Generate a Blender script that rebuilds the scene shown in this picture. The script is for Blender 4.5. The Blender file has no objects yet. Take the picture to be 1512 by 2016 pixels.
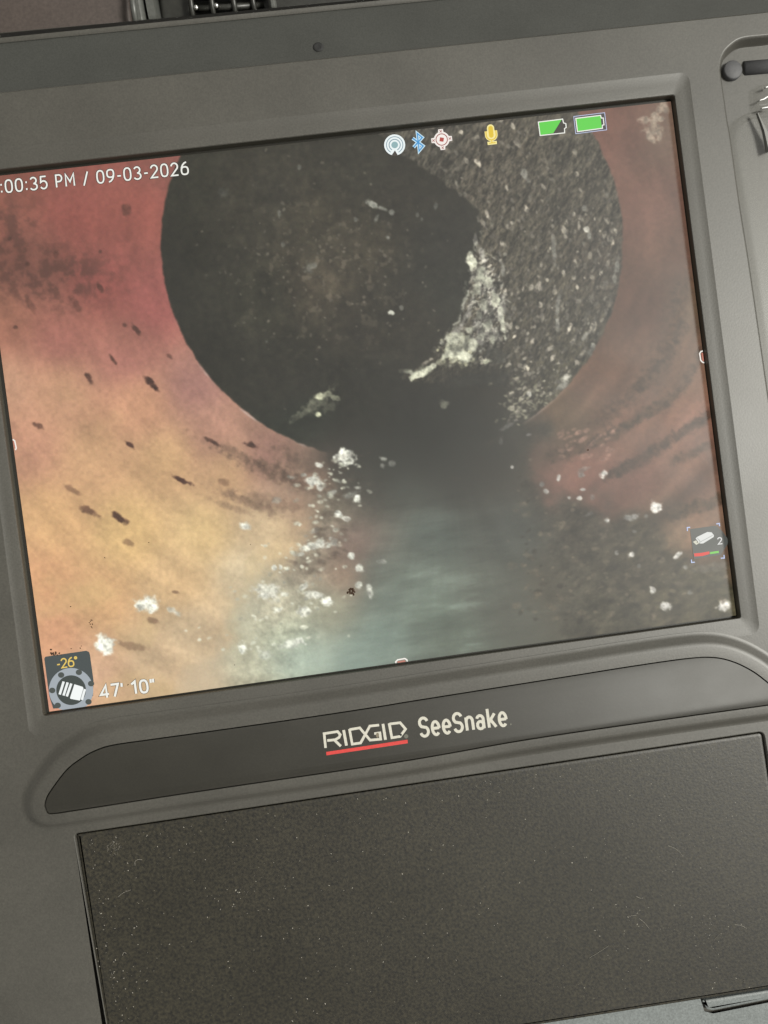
import bpy, bmesh, math, random
import numpy as np
from mathutils import Vector, Matrix
from mathutils.geometry import tessellate_polygon

R_ = math.radians
scene = bpy.context.scene
col = scene.collection
rnd = random.Random(7)

# ---------------------------------------------------------------- camera
CAM = Vector((-0.01289574, -0.03647135, 0.30531027))
RX = Vector((0.99032895, -0.13008628, 0.04823002))      # picture right
RY = Vector((-0.13041981, -0.9914515, 0.0038209))       # picture down
RZ = Vector((0.04732068, -0.0100741, -0.99882895))      # view direction
FPX = 1700.0                                            # focal length in photo pixels
cd = bpy.data.cameras.new('camera')
cam = bpy.data.objects.new('camera', cd); col.objects.link(cam)
m = Matrix.Identity(4)
for i in range(3):
    m[i][0] = RX[i]; m[i][1] = -RY[i]; m[i][2] = -RZ[i]; m[i][3] = CAM[i]
cam.matrix_world = m
cd.sensor_fit = 'VERTICAL'; cd.sensor_height = 36.0; cd.lens = 36.0 * FPX / 2016.0
cd.clip_start = 0.01; cd.clip_end = 20.0
cd.dof.use_dof = True; cd.dof.focus_distance = 0.303; cd.dof.aperture_fstop = 7.5
scene.camera = cam

# ---------------------------------------------------------------- light
EXPO = 1.24
SUN_DIR = Vector((0.60, 0.01, 0.85)).normalized()
w = bpy.data.worlds.new('World'); scene.world = w; w.use_nodes = True
nt = w.node_tree
bg = nt.nodes['Background']
sky = nt.nodes.new('ShaderNodeTexSky'); sky.sky_type = 'NISHITA'; sky.sun_disc = False
sky.sun_elevation = math.asin(SUN_DIR.z); sky.sun_rotation = math.atan2(SUN_DIR.x, SUN_DIR.y)
sky.dust_density = 3.0; sky.air_density = 1.0
hs = nt.nodes.new('ShaderNodeHueSaturation'); hs.inputs['Saturation'].default_value = 0.0
nt.links.new(sky.outputs[0], hs.inputs['Color']); wb = nt.nodes.new('ShaderNodeMix'); wb.data_type = 'RGBA'; wb.blend_type = 'MULTIPLY'; wb.inputs['Factor'].default_value = 1.0
wb.inputs[7].default_value = (1.0, .98, .90, 1)
nt.links.new(hs.outputs[0], wb.inputs[6]); nt.links.new(wb.outputs[2], bg.inputs['Color'])
bg.inputs['Strength'].default_value = 0.05
sd = bpy.data.lights.new('sun', 'SUN'); sd.energy = 1.5; sd.angle = R_(14); sd.color = (1.0, 0.98, 0.90)
sun = bpy.data.objects.new('sun', sd); col.objects.link(sun)
sun.rotation_euler = SUN_DIR.to_track_quat('Z', 'Y').to_euler(); sun.location = SUN_DIR * 2
vs = scene.view_settings
vs.view_transform = 'Standard'; vs.look = 'None'; vs.gamma = 1.0; vs.exposure = EXPO
EMIT = 1.0 / 2 ** EXPO

# ---------------------------------------------------------------- helpers
def P(x, y, z=0.0):
    """point of the level z seen at photo pixel (x, y)"""
    d = RX * ((x - 756) / FPX) + RY * ((y - 1008) / FPX) + RZ
    return CAM + d * ((z - CAM.z) / d.z)

def lin(c):
    return tuple(((v / 255) / 12.92 if v <= 10.3 else ((v / 255 + .055) / 1.055) ** 2.4) for v in c)

def obj(name, verts, faces, mat=None, parent=None, smooth=False):
    me = bpy.data.meshes.new(name)
    me.from_pydata([tuple(v) for v in verts], [], faces)
    me.validate(); me.update()
    o = bpy.data.objects.new(name, me); col.objects.link(o)
    for mm in (mat if isinstance(mat, list) else [mat]):
        if mm: me.materials.append(mm)
    if smooth:
        me.polygons.foreach_set('use_smooth', [True] * len(me.polygons))
    if parent: o.parent = parent
    return o

def bobj(name, bm, mat, parent=None, smooth=False):
    bmesh.ops.recalc_face_normals(bm, faces=bm.faces)
    me = bpy.data.meshes.new(name); bm.to_mesh(me); bm.free()
    o = bpy.data.objects.new(name, me); col.objects.link(o)
    for mm in (mat if isinstance(mat, list) else [mat]): me.materials.append(mm)
    if smooth: me.polygons.foreach_set('use_smooth', [True] * len(me.polygons))
    if parent: o.parent = parent
    return o

def tag(o, label, cat, group=None, kind=None):
    if label: o['label'] = label
    if cat: o['category'] = cat
    if group: o['group'] = group
    if kind: o['kind'] = kind
    return o

def rounded(pts, r, n=8):
    """closed polygon of 2-D points with every corner rounded (same count for every r)"""
    out = []; N = len(pts)
    rr = r if isinstance(r, (list, tuple)) else [r] * N
    for i in range(N):
        p = Vector(pts[i][:2]); a = Vector(pts[i - 1][:2]) - p; b = Vector(pts[(i + 1) % N][:2]) - p
        a.normalize(); b.normalize()
        ang = a.angle(b); t = rr[i] / math.tan(ang / 2)
        p0 = p + a * t; p1 = p + b * t
        c = p + (a + b).normalized() * (rr[i] / math.sin(ang / 2))
        v0 = p0 - c; v1 = p1 - c
        th = v0.angle(v1) if v0.length > 1e-9 else 0
        for k in range(n + 1):
            f = k / n
            if th > 1e-6:
                v = (v0 * math.sin((1 - f) * th) + v1 * math.sin(f * th)) / math.sin(th)
            else: v = v0
            out.append(c + v)
    return out

def catmull(pts, n=6):
    out = []; N = len(pts)
    for i in range(N - 1):
        p0 = pts[max(i - 1, 0)]; p1 = pts[i]; p2 = pts[i + 1]; p3 = pts[min(i + 2, N - 1)]
        for k in range(n):
            t = k / n
            out.append(tuple(0.5 * (2 * p1[j] + (p2[j] - p0[j]) * t + (2 * p0[j] - 5 * p1[j] + 4 * p2[j] - p3[j]) * t * t
                       + (3 * p1[j] - p0[j] - 3 * p2[j] + p3[j]) * t ** 3) for j in (0, 1)))
    out.append(pts[-1]); return out

def area2(o):
    return sum(o[i][0] * o[(i + 1) % len(o)][1] - o[(i + 1) % len(o)][0] * o[i][1] for i in range(len(o)))

def offset(o, d):
    """outline moved outwards by d"""
    s = 1 if area2(o) > 0 else -1
    N = len(o); res = []
    for i in range(N):
        a = Vector(o[i - 1][:2]); b = Vector(o[(i + 1) % N][:2]); t = (b - a)
        if t.length < 1e-9: t = Vector((1, 0))
        t.normalize()
        res.append(Vector(o[i][:2]) + Vector((t.y, -t.x)) * d * s)
    return res

def loft(name, rings, mat, parent=None, cap=False, smooth=True, closed=True):
    """rings: list of (outline, z)"""
    V = []; F = []; N = len(rings[0][0])
    for o, z in rings:
        V += [(p[0], p[1], z) for p in o]
    for r in range(len(rings) - 1):
        for i in range(N if closed else N - 1):
            j = (i + 1) % N
            F.append((r * N + i, r * N + j, (r + 1) * N + j, (r + 1) * N + i))
    if cap:
        base = (len(rings) - 1) * N
        tri = tessellate_polygon([[Vector((p[0], p[1], 0)) for p in rings[-1][0]]])
        for t in tri: F.append(tuple(base + k for k in t))
    bm = bmesh.new()
    vs_ = [bm.verts.new(v) for v in V]
    for f in F:
        try: bm.faces.new([vs_[k] for k in f])
        except ValueError: pass
    bmesh.ops.recalc_face_normals(bm, faces=bm.faces)
    up = sum(f.normal.z * f.calc_area() for f in bm.faces)
    if up < 0: bmesh.ops.reverse_faces(bm, faces=bm.faces)
    for f in bm.faces:
        if f.normal.z < -1e-5: f.normal_flip()
    me = bpy.data.meshes.new(name); bm.to_mesh(me); bm.free()
    o = bpy.data.objects.new(name, me); col.objects.link(o); me.materials.append(mat)
    if smooth:
        me.polygons.foreach_set('use_smooth', [True] * len(me.polygons))
        if hasattr(me, 'set_sharp_from_angle'): me.set_sharp_from_angle(angle=R_(40))
    if parent: o.parent = parent
    return o

def plate(name, outer, holes, z, mat, parent=None):
    loops = [[Vector((p[0], p[1], 0)) for p in l] for l in [outer] + holes]
    tri = tessellate_polygon(loops)
    V = [(p.x, p.y, z) for l in loops for p in l]
    o = obj(name, V, [tuple(t) for t in tri], mat, parent)
    bm = bmesh.new(); bm.from_mesh(o.data)
    for f in bm.faces:
        if f.normal.z < 0: f.normal_flip()
    bm.to_mesh(o.data); bm.free()
    return o

def tube(path, r, n=10, bm=None):
    bm = bm or bmesh.new(); prev = None; rings = []
    for i, p in enumerate(path):
        p = Vector(p)
        t = (Vector(path[min(i + 1, len(path) - 1)]) - Vector(path[max(i - 1, 0)])).normalized()
        a = t.orthogonal().normalized() if prev is None else (prev - t * prev.dot(t)).normalized()
        prev = a; b = t.cross(a)
        rings.append([bm.verts.new(p + (a * math.cos(2 * math.pi * k / n) + b * math.sin(2 * math.pi * k / n)) * r) for k in range(n)])
    for i in range(len(rings) - 1):
        for k in range(n):
            bm.faces.new((rings[i][k], rings[i][(k + 1) % n], rings[i + 1][(k + 1) % n], rings[i + 1][k]))
    bm.faces.new(rings[0][::-1]); bm.faces.new(rings[-1])
    return bm

def box(bm, o, ax, ay, az):
    """box from corner o along three edge vectors"""
    o, ax, ay, az = map(Vector, (o, ax, ay, az))
    v = [bm.verts.new(o + ax * i + ay * j + az * k) for k in (0, 1) for j in (0, 1) for i in (0, 1)]
    for f in ((0, 2, 3, 1), (4, 5, 7, 6), (0, 1, 5, 4), (2, 6, 7, 3), (0, 4, 6, 2), (1, 3, 7, 5)):
        bm.faces.new([v[k] for k in f])

# ---------------------------------------------------------------- materials
def mat(name, base, rough=.5, spec=.5, grain=0.0, gscale=2500, mott=0.0, mscale=60, bump=0.0, bscale=2500, bdist=.0002, metal=0.0, warm=None):
    mt = bpy.data.materials.new(name); mt.use_nodes = True
    n = mt.node_tree.nodes; l = mt.node_tree.links; b = n['Principled BSDF']
    b.inputs['Base Color'].default_value = (*base, 1); b.inputs['Roughness'].default_value = rough
    b.inputs['Specular IOR Level'].default_value = spec; b.inputs['Metallic'].default_value = metal
    tc = n.new('ShaderNodeTexCoord')
    if grain or mott:
        a = n.new('ShaderNodeTexNoise'); a.inputs['Scale'].default_value = gscale; a.inputs['Detail'].default_value = 3
        c = n.new('ShaderNodeTexNoise'); c.inputs['Scale'].default_value = mscale; c.inputs['Detail'].default_value = 5
        for q in (a, c): l.new(tc.outputs['Object'], q.inputs['Vector'])
        def mr(src, amt):
            q = n.new('ShaderNodeMapRange'); q.inputs['From Min'].default_value = .3; q.inputs['From Max'].default_value = .7
            q.inputs['To Min'].default_value = 1 - amt; q.inputs['To Max'].default_value = 1 + amt
            l.new(src.outputs['Fac'], q.inputs['Value']); return q
        q1 = mr(a, grain); q2 = mr(c, mott)
        mu = n.new('ShaderNodeMath'); mu.operation = 'MULTIPLY'
        l.new(q1.outputs[0], mu.inputs[0]); l.new(q2.outputs[0], mu.inputs[1])
        vm = n.new('ShaderNodeVectorMath'); vm.operation = 'SCALE'; vm.inputs[0].default_value = base
        l.new(mu.outputs[0], vm.inputs['Scale']); l.new(vm.outputs[0], b.inputs['Base Color'])
        rm = n.new('ShaderNodeMapRange'); rm.inputs['To Min'].default_value = rough - .05; rm.inputs['To Max'].default_value = rough + .05
        l.new(c.outputs['Fac'], rm.inputs['Value']); l.new(rm.outputs[0], b.inputs['Roughness'])
    if bump:
        e = n.new('ShaderNodeTexNoise'); e.inputs['Scale'].default_value = bscale; e.inputs['Detail'].default_value = 2
        l.new(tc.outputs['Object'], e.inputs['Vector'])
        bp = n.new('ShaderNodeBump'); bp.inputs['Strength'].default_value = bump; bp.inputs['Distance'].default_value = bdist
        l.new(e.outputs['Fac'], bp.inputs['Height']); l.new(bp.outputs[0], b.inputs['Normal'])
    return mt

M_PLAST = mat('grey_plastic', (.054, .051, .0435), .45, .62, .16, 1600, .13, 28, .25, 1500, .00008)
M_STRIP = mat('grey_strip_plastic', (.040, .041, .037), .5, .4, .14, 1600, .08, 45, .25, 1500, .00008)
M_BADGE = mat('dark_badge_film', (.022, .0205, .016), .48, .46, .12, 1800, .08, 60, .15, 1800, .00005)
M_PAD = mat('black_rubber', (.016, .0138, .0080), .46, .58, .8, 1000, .13, 22, .40, 1300, .0001)
M_LIP = mat('textured_grey_plastic', (.14, .155, .155), .48, .6, .2, 1300, .05, 60, .5, 1500, .00012)
M_BLACK = mat('dark_gasket', (.05, .047, .036), .5, .5)
M_BORDER = mat('black_screen_border', (.014, .013, .010), .44, .4)
M_WHITE = mat('printed_white', (.47, .455, .40), .5, .3, .08, 1500)
M_RED = mat('printed_red', (.50, .05, .045), .5, .3, .1, 1500)
M_GREYP = mat('printed_grey', (.12, .12, .10), .5, .3)
M_BROWN = mat('brown_plastic', (.055, .043, .038), .55, .3, .15, 900, .1, 40, .3, 1200, .0001)
M_DARK = mat('black_plastic', (.022, .022, .019), .4, .5, .2, 700, .2, 60)
M_GREYB = mat('worn_grey_plastic', (.07, .072, .066), .4, .5, .15, 900, .12, 60)
M_GROUND = mat('dark_ground', (.03, .028, .025), .8, .3, .3, 300, .3, 20)
M_DUST = mat('pale_dust', (.33, .31, .27), .8, .2)
M_DIRT = mat('brown_dirt', (.05, .03, .02), .8, .2)
M_HOLE = mat('dark_recess', (.02, .02, .02), .7, .3)

M_CLEAR = bpy.data.materials.new('clear_plastic'); M_CLEAR.use_nodes = True
_n = M_CLEAR.node_tree.nodes; _l = M_CLEAR.node_tree.links
_t = _n.new('ShaderNodeBsdfTransparent'); _t.inputs[0].default_value = (.93, .93, .92, 1)
_g = _n.new('ShaderNodeBsdfGlossy'); _g.inputs['Roughness'].default_value = .42
_x = _n.new('ShaderNodeMixShader'); _x.inputs[0].default_value = .02; _l.new(_t.outputs[0], _x.inputs[1]); _l.new(_g.outputs[0], _x.inputs[2])
_l.new(_x.outputs[0], _n['Material Output'].inputs['Surface'])

def screen_mat(name, colour=None, k=1.0):
    mt = bpy.data.materials.new(name); mt.use_nodes = True
    n = mt.node_tree.nodes; l = mt.node_tree.links; b = n['Principled BSDF']
    b.inputs['Base Color'].default_value = (.012, .012, .012, 1); b.inputs['Roughness'].default_value = .44
    b.inputs['Specular IOR Level'].default_value = .34
    b.inputs['Emission Strength'].default_value = EMIT * k
    tc = n.new('ShaderNodeTexCoord'); nz_ = n.new('ShaderNodeTexNoise'); nz_.inputs['Scale'].default_value = 22; nz_.inputs['Detail'].default_value = 5; nz_.inputs['Distortion'].default_value = 1.2
    mr_ = n.new('ShaderNodeMapRange'); mr_.inputs['From Min'].default_value = .3; mr_.inputs['From Max'].default_value = .7; mr_.inputs['To Min'].default_value = .39; mr_.inputs['To Max'].default_value = .50
    l.new(tc.outputs['Object'], nz_.inputs['Vector']); l.new(nz_.outputs['Fac'], mr_.inputs['Value']); l.new(mr_.outputs[0], b.inputs['Roughness'])
    if colour is None:
        a = n.new('ShaderNodeAttribute'); a.attribute_name = 'picture'
        l.new(a.outputs['Color'], b.inputs['Emission Color'])
    else:
        b.inputs['Emission Color'].default_value = (*lin(colour), 1)
    return mt
_sm = {}
def S(*c):
    if c not in _sm: _sm[c] = screen_mat('screen_ink', c)
    return _sm[c]

# ---------------------------------------------------------------- ground and things behind
ZF = 0.0034                                   # front face of the monitor; the screen picture lies at z = 0
ZG = -0.085
g = obj('ground', [(-3, -3, ZG), (3, -3, ZG), (3, 3, ZG), (-3, 3, ZG)], [(0, 1, 2, 3)], M_GROUND)
tag(g, None, None, kind='structure')

# ---------------------------------------------------------------- the monitor
mon = bpy.data.objects.new('inspection_monitor', None); col.objects.link(mon); mon.location = (0, 0, ZG)
tag(mon, 'grey pipe inspection monitor with a lit screen showing the inside of a clay pipe', 'monitor')
bpy.context.view_layer.update()
class Kid:
    pass
def adopt(o, parent=mon):
    """parent o without moving it"""
    o.parent = parent
    o.matrix_parent_inverse = Matrix.Translation((0, 0, -ZG)) if parent is mon else Matrix.Identity(4)
    return o

p2 = lambda x, y, z=ZF: P(x, y, z).to_2d()
# screen opening
scr_out = [p2(-92, 303), p2(1356, 141), p2(1497, 1247), p2(58, 1451)]
W2, H2 = .123, .123 / 1.32
mL, mR, mT, mB = .0013, .0003, .0010, .0006
scr_in = [Vector((-W2 - mL, H2 + mT)), Vector((W2 + mR, H2 + mT)), Vector((W2 + mR, -H2 - mB)), Vector((-W2 - mL, -H2 - mB))]
O = rounded(scr_out, .0035); I = rounded(scr_in, .0008)
lerp = lambda t: [a.lerp(b, t) for a, b in zip(O, I)]
ZW = 0.0029
adopt(loft('screen_bezel', [(O, ZF), (lerp(.05), ZF - .00004), (lerp(.12), ZF - .00014), (lerp(.5), (ZF + ZW) / 2 - .00005), (lerp(.90), ZW + .00006), (lerp(.97), ZW), (lerp(1.0), ZW - .0003)], M_PLAST))
adopt(loft('screen_gasket', [(I, ZW - .0003), (I, .0002), (I, -.0006)], M_BLACK))
adopt(plate('screen_border', offset(I, .0004), [], -.0003, M_BORDER))

# badge with its raised surround
badge_px = catmull([(88, 1586), (92, 1570), (106, 1548), (132, 1515), (159, 1494), (185, 1479), (220, 1467.5), (291, 1457), (400, 1442), (600, 1413.5), (745, 1391.5), (815, 1380), (1112, 1333), (1244, 1312), (1350, 1297), (1403, 1294.5), (1443, 1303), (1482, 1322), (1515, 1347), (1538, 1366), (1540, 1378), (1528, 1386)], 6)
badge_px += catmull([(1512, 1388.5), (1324, 1414.5), (1040, 1456), (786, 1500), (400, 1557), (160, 1594), (103, 1602), (92, 1598)], 6)
ZB = ZF + .0019
B = [p2(x, y, ZB) for x, y in badge_px]
rim = offset(B, .0046); rim0 = offset(B, .0088)
lr = lambda t: [a.lerp(b, t) for a, b in zip(rim0, B)]
# keep the surround clear of the pad below it: the lower side is narrower
def squash(o, k):
    res = []
    for a, b in zip(o, B):
        d = a - b
        if d.y < 0: d = Vector((d.x, d.y * k))
        res.append(b + d)
    return res
rim0 = squash(rim0, .70)
# the channel that sets the surround off at the left end is cut into it
def along(t, dz): return (lr(t), ZF + dz)
adopt(loft('badge_surround', [along(0, 0), along(.08, .00005), along(.18, .0004), along(.36, .0015), along(.46, .0019), along(.58, .00202), along(.97, .00202), along(.985, .0017)], M_PLAST))
Bi = offset(B, -.00022)
bp_ = adopt(loft('badge_panel', [(offset(B, -.0002), ZB - .0006), (offset(B, -.0002), ZB - .00005), (offset(B, -.00038), ZB)], M_BADGE, cap=True))

# lower pad
ZP = ZF - .0006
pad_c = [(146, 1642), (1502, 1440), (1585, 2030), (211, 2150)]
lipL, lipR = (600, 2091), (1700, 1918)
def lip(x): return lipL[1] + (lipR[1] - lipL[1]) * (x - lipL[0]) / (lipR[0] - lipL[0])
pad_c = [(144, 1640), (1505, 1438), (1581, lip(1581) + 6), (223, lip(223) + 6)]
well = rounded([p2(x, y) for x, y in pad_c], [.0016, .0022, .0018, .0018])
wi = offset(well, -.0012)
def notch(o): return [o[27]] + o[:18] + [o[26]]
adopt(loft('pad_rim', [(notch(well), ZF), (notch(offset(well, -.00025)), ZF - .00012), (notch(offset(well, -.0005)), ZF - .0006), (notch(offset(well, -.0006)), ZF - .003)], M_PLAST, closed=False))
pe = offset(well, -.0009)
pad = adopt(loft('rubber_pad', [(pe, ZF - .004), (pe, ZP - .0004), (offset(pe, -.0001), ZP - .00015), (offset(pe, -.0004), ZP), (offset(pe, -.0012), ZP)], M_PAD, cap=True))
# side bay
bay_px = catmull([(1800, 30), (1600, 54), (1512, 66.5), (1459.5, 73), (1433, 90), (1420, 108), (1415, 131), (1416, 149), (1421.4, 185), (1428.6, 236), (1435.7, 277), (1453, 400), (1475.6, 543), (1512, 796), (1540, 990)], 5)
bay_px += [(1560, 1010), (1800, 985)]
BY = [p2(x, y) for x, y in bay_px]
adopt(loft('side_bay', [(BY, ZF), (offset(BY, -.0004), ZF - .00008), (offset(BY, -.0010), ZF - .0008), (offset(BY, -.0016), ZF - .0030), (offset(BY, -.0022), ZF - .0038)], M_PLAST, cap=True))

# front panel: one plate with the openings cut out
lineB = lambda x: 183.5 + (25 - 183.5) * x / 1512
front = [p2(-420, lineB(-420)), p2(1800, lineB(1800)), p2(1900, lip(1900)), p2(1584, lip(1584) - 1)] + well[:18][::-1] + [p2(221, lip(221) - 1), p2(-420, lip(-420))]
adopt(plate('front_panel', front, [O, rim0, BY], ZF, M_PLAST))
# top strip falls away behind the front panel, then the outer rim
ZA = ZF - .005
a0, a1 = P(-420, lineB(-420), ZF), P(1800, lineB(1800), ZF)
lineA = lambda x: 86.5 - 75 * x / 760
lineC = lambda x: 64 - 66 * x / 760
def edge_obj(name, sec, mat_):
    """sec: list of (line function, z) from front to back, extruded sideways"""
    V = []; F = []
    for fn, z in sec:
        V += [P(-420, fn(-420), z), P(1800, fn(1800), z)]
    for i in range(len(sec) - 1):
        F.append((2 * i, 2 * i + 1, 2 * i + 3, 2 * i + 2))
    o = obj(name, V, F, mat_, None, True)
    if o.data.polygons[0].normal.z < 0: o.data.flip_normals()
    for f in o.data.polygons:
        if f.normal.z < 0: f.flip()
    o.data.set_sharp_from_angle(angle=R_(50))
    return adopt(o)
off = lambda fn, d: (lambda x: fn(x) + d)
edge_obj('panel_edge', [(lineB, ZF), (off(lineB, -1.0), ZF - .0002), (off(lineB, -1.6), ZF - .0012), (off(lineB, -2.0), ZF - .003)], M_PLAST)
edge_obj('top_strip', [(off(lineB, 1.5), ZF - .0018), (off(lineA, -2), ZA)], M_STRIP)
edge_obj('top_rim', [(lineA, ZA - .0004), (off(lineA, -1.5), ZA + .0003), (off(lineA, -6), ZA + .0007), (off(lineA, -12), ZA + .0008), (off(lineC, 5), ZA + .0003), (lineC, ZA - .001), (off(lineC, .5), ZA - .02)], M_PLAST)
# small screw in the strip
bm = bmesh.new(); c = P(626.5, 92.5, ZF - .0026)
sl = (P(626, lineA(626), ZA) - P(626, lineB(626), ZF - .0018)).normalized(); sx = RX.copy(); nz = sx.cross(sl).normalized()
for r0, r1, h0, h1 in ((.0019, .0016, .0000, .0004), (.0016, .0009, .0004, .0002), (.0009, .0, .0002, .0002)):
    for k in range(20):
        A = [2 * math.pi * q / 20 for q in (k, k + 1)]
        f = []
        for r, h, t in ((r0, h0, A[0]), (r0, h0, A[1]), (r1, h1, A[1]), (r1, h1, A[0])):
            f.append(bm.verts.new(c + sx * math.cos(t) * r + sl * math.sin(t) * r + nz * h))
        bm.faces.new(f)
bmesh.ops.remove_doubles(bm, verts=bm.verts, dist=1e-6)
adopt(bobj('screw', bm, M_HOLE, None, True))

# front lip below the pad
ZL = ZF - .0014
lipo = [(-420, lip(-420) - 5), (1900, lip(1900) - 5), (1950, 2400), (-420, 2700)]
tabo = [(1382, lip(1382) + 1), (1390.5, 1989), (1404, 1991), (1512, 1969.5), (1700, 1933), (1700, lip(1700) + 1)]
tb = [p2(x, y, ZL) for x, y in tabo]
tabh = offset(tb, .0002)
ll = [p2(x, y, ZL) for x, y in lipo]
lip_pts = [ll[0], p2(1378, lip(1378) - 5, ZL), p2(1387, 1991, ZL), p2(1404, 1995.5, ZL), p2(1512, 1974, ZL), p2(1704, 1936, ZL), p2(1704, lip(1704) - 5, ZL), ll[1], ll[2], ll[3]]
fl = adopt(plate('front_lip', lip_pts, [], ZL, M_LIP))
gv = [p2(1374, lip(1374), ZL), p2(1374, 2003, ZL), p2(1710, 1950, ZL), p2(1710, lip(1710), ZL)]
fg = obj('latch_groove', [(v.x, v.y, ZL - .0015) for v in gv], [(0, 1, 2, 3)], M_PLAST); adopt(fg)
tbr = rounded(tb, [.0002, .0012, .0012, .0002, .0003, .0003], 5)
adopt(loft('latch_tab', [(offset(tbr, -.0001), ZL - .0014), (offset(tbr, -.0003), ZL - .0002), (offset(tbr, -.0007), ZL + .0001), (offset(tbr, -.0012), ZL + .0001)], M_LIP, cap=True))
# body below the front
bm = bmesh.new()
q = [P(-420, lineC(-420), ZA), P(1800, lineC(1800), ZA), P(1950, 2400, ZL), P(-420, 2700, ZL)]
top = [bm.verts.new((v.x, v.y, -.006)) for v in q]; bot = [bm.verts.new((v.x, v.y, ZG)) for v in q]
bm.faces.new(top); bm.faces.new(bot)
for i in range(4): bm.faces.new((top[i], top[(i + 1) % 4], bot[(i + 1) % 4], bot[i]))
adopt(bobj('body', bm, M_PLAST))

# things in the side bay: hinge pin, bar, clear cover
zb = ZF - .0038
def disc_stack(name, c, rings, mt, n=28):
    bm = bmesh.new(); rs = []
    for r, z in rings:
        rs.append([bm.verts.new((c.x + r * math.cos(2 * math.pi * k / n), c.y + r * math.sin(2 * math.pi * k / n), z)) for k in range(n)])
    for a, b in zip(rs, rs[1:]):
        for k in range(n): bm.faces.new((a[k], a[(k + 1) % n], b[(k + 1) % n], b[k]))
    bm.faces.new(rs[-1])
    return adopt(bobj(name, bm, mt, None, True))
M_PIN = mat('slate_plastic', (.066, .066, .070), .6, .5, .1, 1500)
disc_stack('hinge_pin', P(1449, 131, ZF), [(.0034, zb - .0003), (.0034, zb + .0015), (.0030, zb + .0018), (.0006, zb + .00181)], M_PIN)
bm = tube([P(1462, 138, zb - .0012), P(1560, 130, zb - .0012), P(1700, 114, zb - .0012)], .0029, 20)
adopt(bobj('hinge_bar', bm, M_PIN, None, True))
cov_px = catmull([(1800, 180), (1600, 205), (1512, 215.5), (1480, 219), (1459, 229), (1445, 246), (1440.5, 268), (1443, 300), (1460, 400), (1483, 545), (1519, 796), (1545, 975)], 5) + [(1562, 992), (1800, 960)]
CV = [p2(x, y, zb + .003) for x, y in cov_px]
cvr = adopt(loft('clear_cover', [(CV, zb + .0002), (CV, zb + .0022), (offset(CV, -.0003), zb + .0027), (offset(CV, -.0008), zb + .003), (offset(CV, -.0022), zb + .003), (offset(CV, -.0026), zb + .0024)], M_CLEAR, cap=True))
# ridges added to the cover and hinge, shaped to give their glints
M_GLOSS = mat('glossy_glint_edge', (.14, .14, .13), .30, .7)
kn = [p2(x, y, zb + .0025) for x, y in ((1488, 168), (1800, 130), (1800, 178), (1489, 214))]
knr = rounded(kn, .0012, 5)
adopt(loft('cover_hinge', [(knr, zb + .0002), (knr, zb + .002), (offset(knr, -.0005), zb + .0027), (offset(knr, -.0012), zb + .003)], M_CLEAR, cap=True))
def facet(pts_px, wd, z, parent):
    """narrow added glint ridge whose top is tilted halfway between the eye and the light"""
    bm = bmesh.new(); prev = None
    for (x, y), ww in zip(pts_px, wd):
        c = P(x, y, z); h = ((CAM - c).normalized() + SUN_DIR).normalized()
        d = (P(pts_px[-1][0], pts_px[-1][1], z) - P(pts_px[0][0], pts_px[0][1], z)).normalized()
        s = h.cross(d).normalized()
        cur = [bm.verts.new(c + s * ww * .0001), bm.verts.new(c - s * ww * .0001), bm.verts.new(c - s * ww * .00014 - h * .0012), bm.verts.new(c + s * ww * .00014 - h * .0012)]
        if prev:
            for k in range(4): bm.faces.new((prev[k], prev[(k + 1) % 4], cur[(k + 1) % 4], cur[k]))
        else: bm.faces.new(cur)
        prev = cur
    bm.faces.new(prev[::-1])
    return bobj('glint_ridge', bm, M_GLOSS, parent)
for pts_, wd in (([(1492, 222), (1500, 240), (1507, 256), (1513, 272), (1520, 296)], (1.2, 2.6, 5, 9, 12)),
                 ([(1496, 197.5), (1504, 195), (1512, 190)], (.7, 1.5, 1.4)),
                 ([(1500, 213), (1508, 211.5), (1518, 210)], (.7, 1.8, 2.0)),
                 ([(1508, 172), (1514, 170), (1520, 168)], (1, 2, 3))):
    o = facet(pts_, wd, zb + .0034, None); adopt(o, cvr); o.matrix_parent_inverse = cvr.matrix_parent_inverse.copy() @ Matrix.Identity(4)
bpy.context.view_layer.update()
for o in cvr.children:
    o.matrix_parent_inverse = cvr.matrix_world.inverted()

# ---------------------------------------------------------------- the picture on the screen
NX, NY = 840, 636
us = np.linspace(-W2, W2, NX); vs2 = np.linspace(H2, -H2, NY)
U, Vv = np.meshgrid(us, vs2)
def to_px(x, y, z=0.0):
    dx, dy, dz = x - CAM.x, y - CAM.y, z - CAM.z
    a = RX.x * dx + RX.y * dy + RX.z * dz; b = RY.x * dx + RY.y * dy + RY.z * dz; c = RZ.x * dx + RZ.y * dy + RZ.z * dz
    return 756 + FPX * a / c, 1008 + FPX * b / c
X, Y = to_px(U, Vv)
rng = np.random.default_rng(5)
LAT = rng.random((16, 256, 256))
def vnoise(x, y, s):
    T = LAT[s % 16]; xi = np.floor(x).astype(int); yi = np.floor(y).astype(int); fx = x - xi; fy = y - yi
    fx = fx * fx * (3 - 2 * fx); fy = fy * fy * (3 - 2 * fy)
    g_ = lambda a, b: T[a & 255, b & 255]
    return (g_(xi, yi) * (1 - fx) + g_(xi + 1, yi) * fx) * (1 - fy) + (g_(xi, yi + 1) * (1 - fx) + g_(xi + 1, yi + 1) * fx) * fy
def fbm(x, y, sc, octv=4, s=0, gain=.5):
    t = 0; a = 1; n_ = 0
    for o_ in range(octv):
        t = t + a * vnoise(x / sc * 2 ** o_ + 17 * o_, y / sc * 2 ** o_ + 31 * o_, s + o_); n_ += a; a *= gain
    return t / n_
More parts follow.
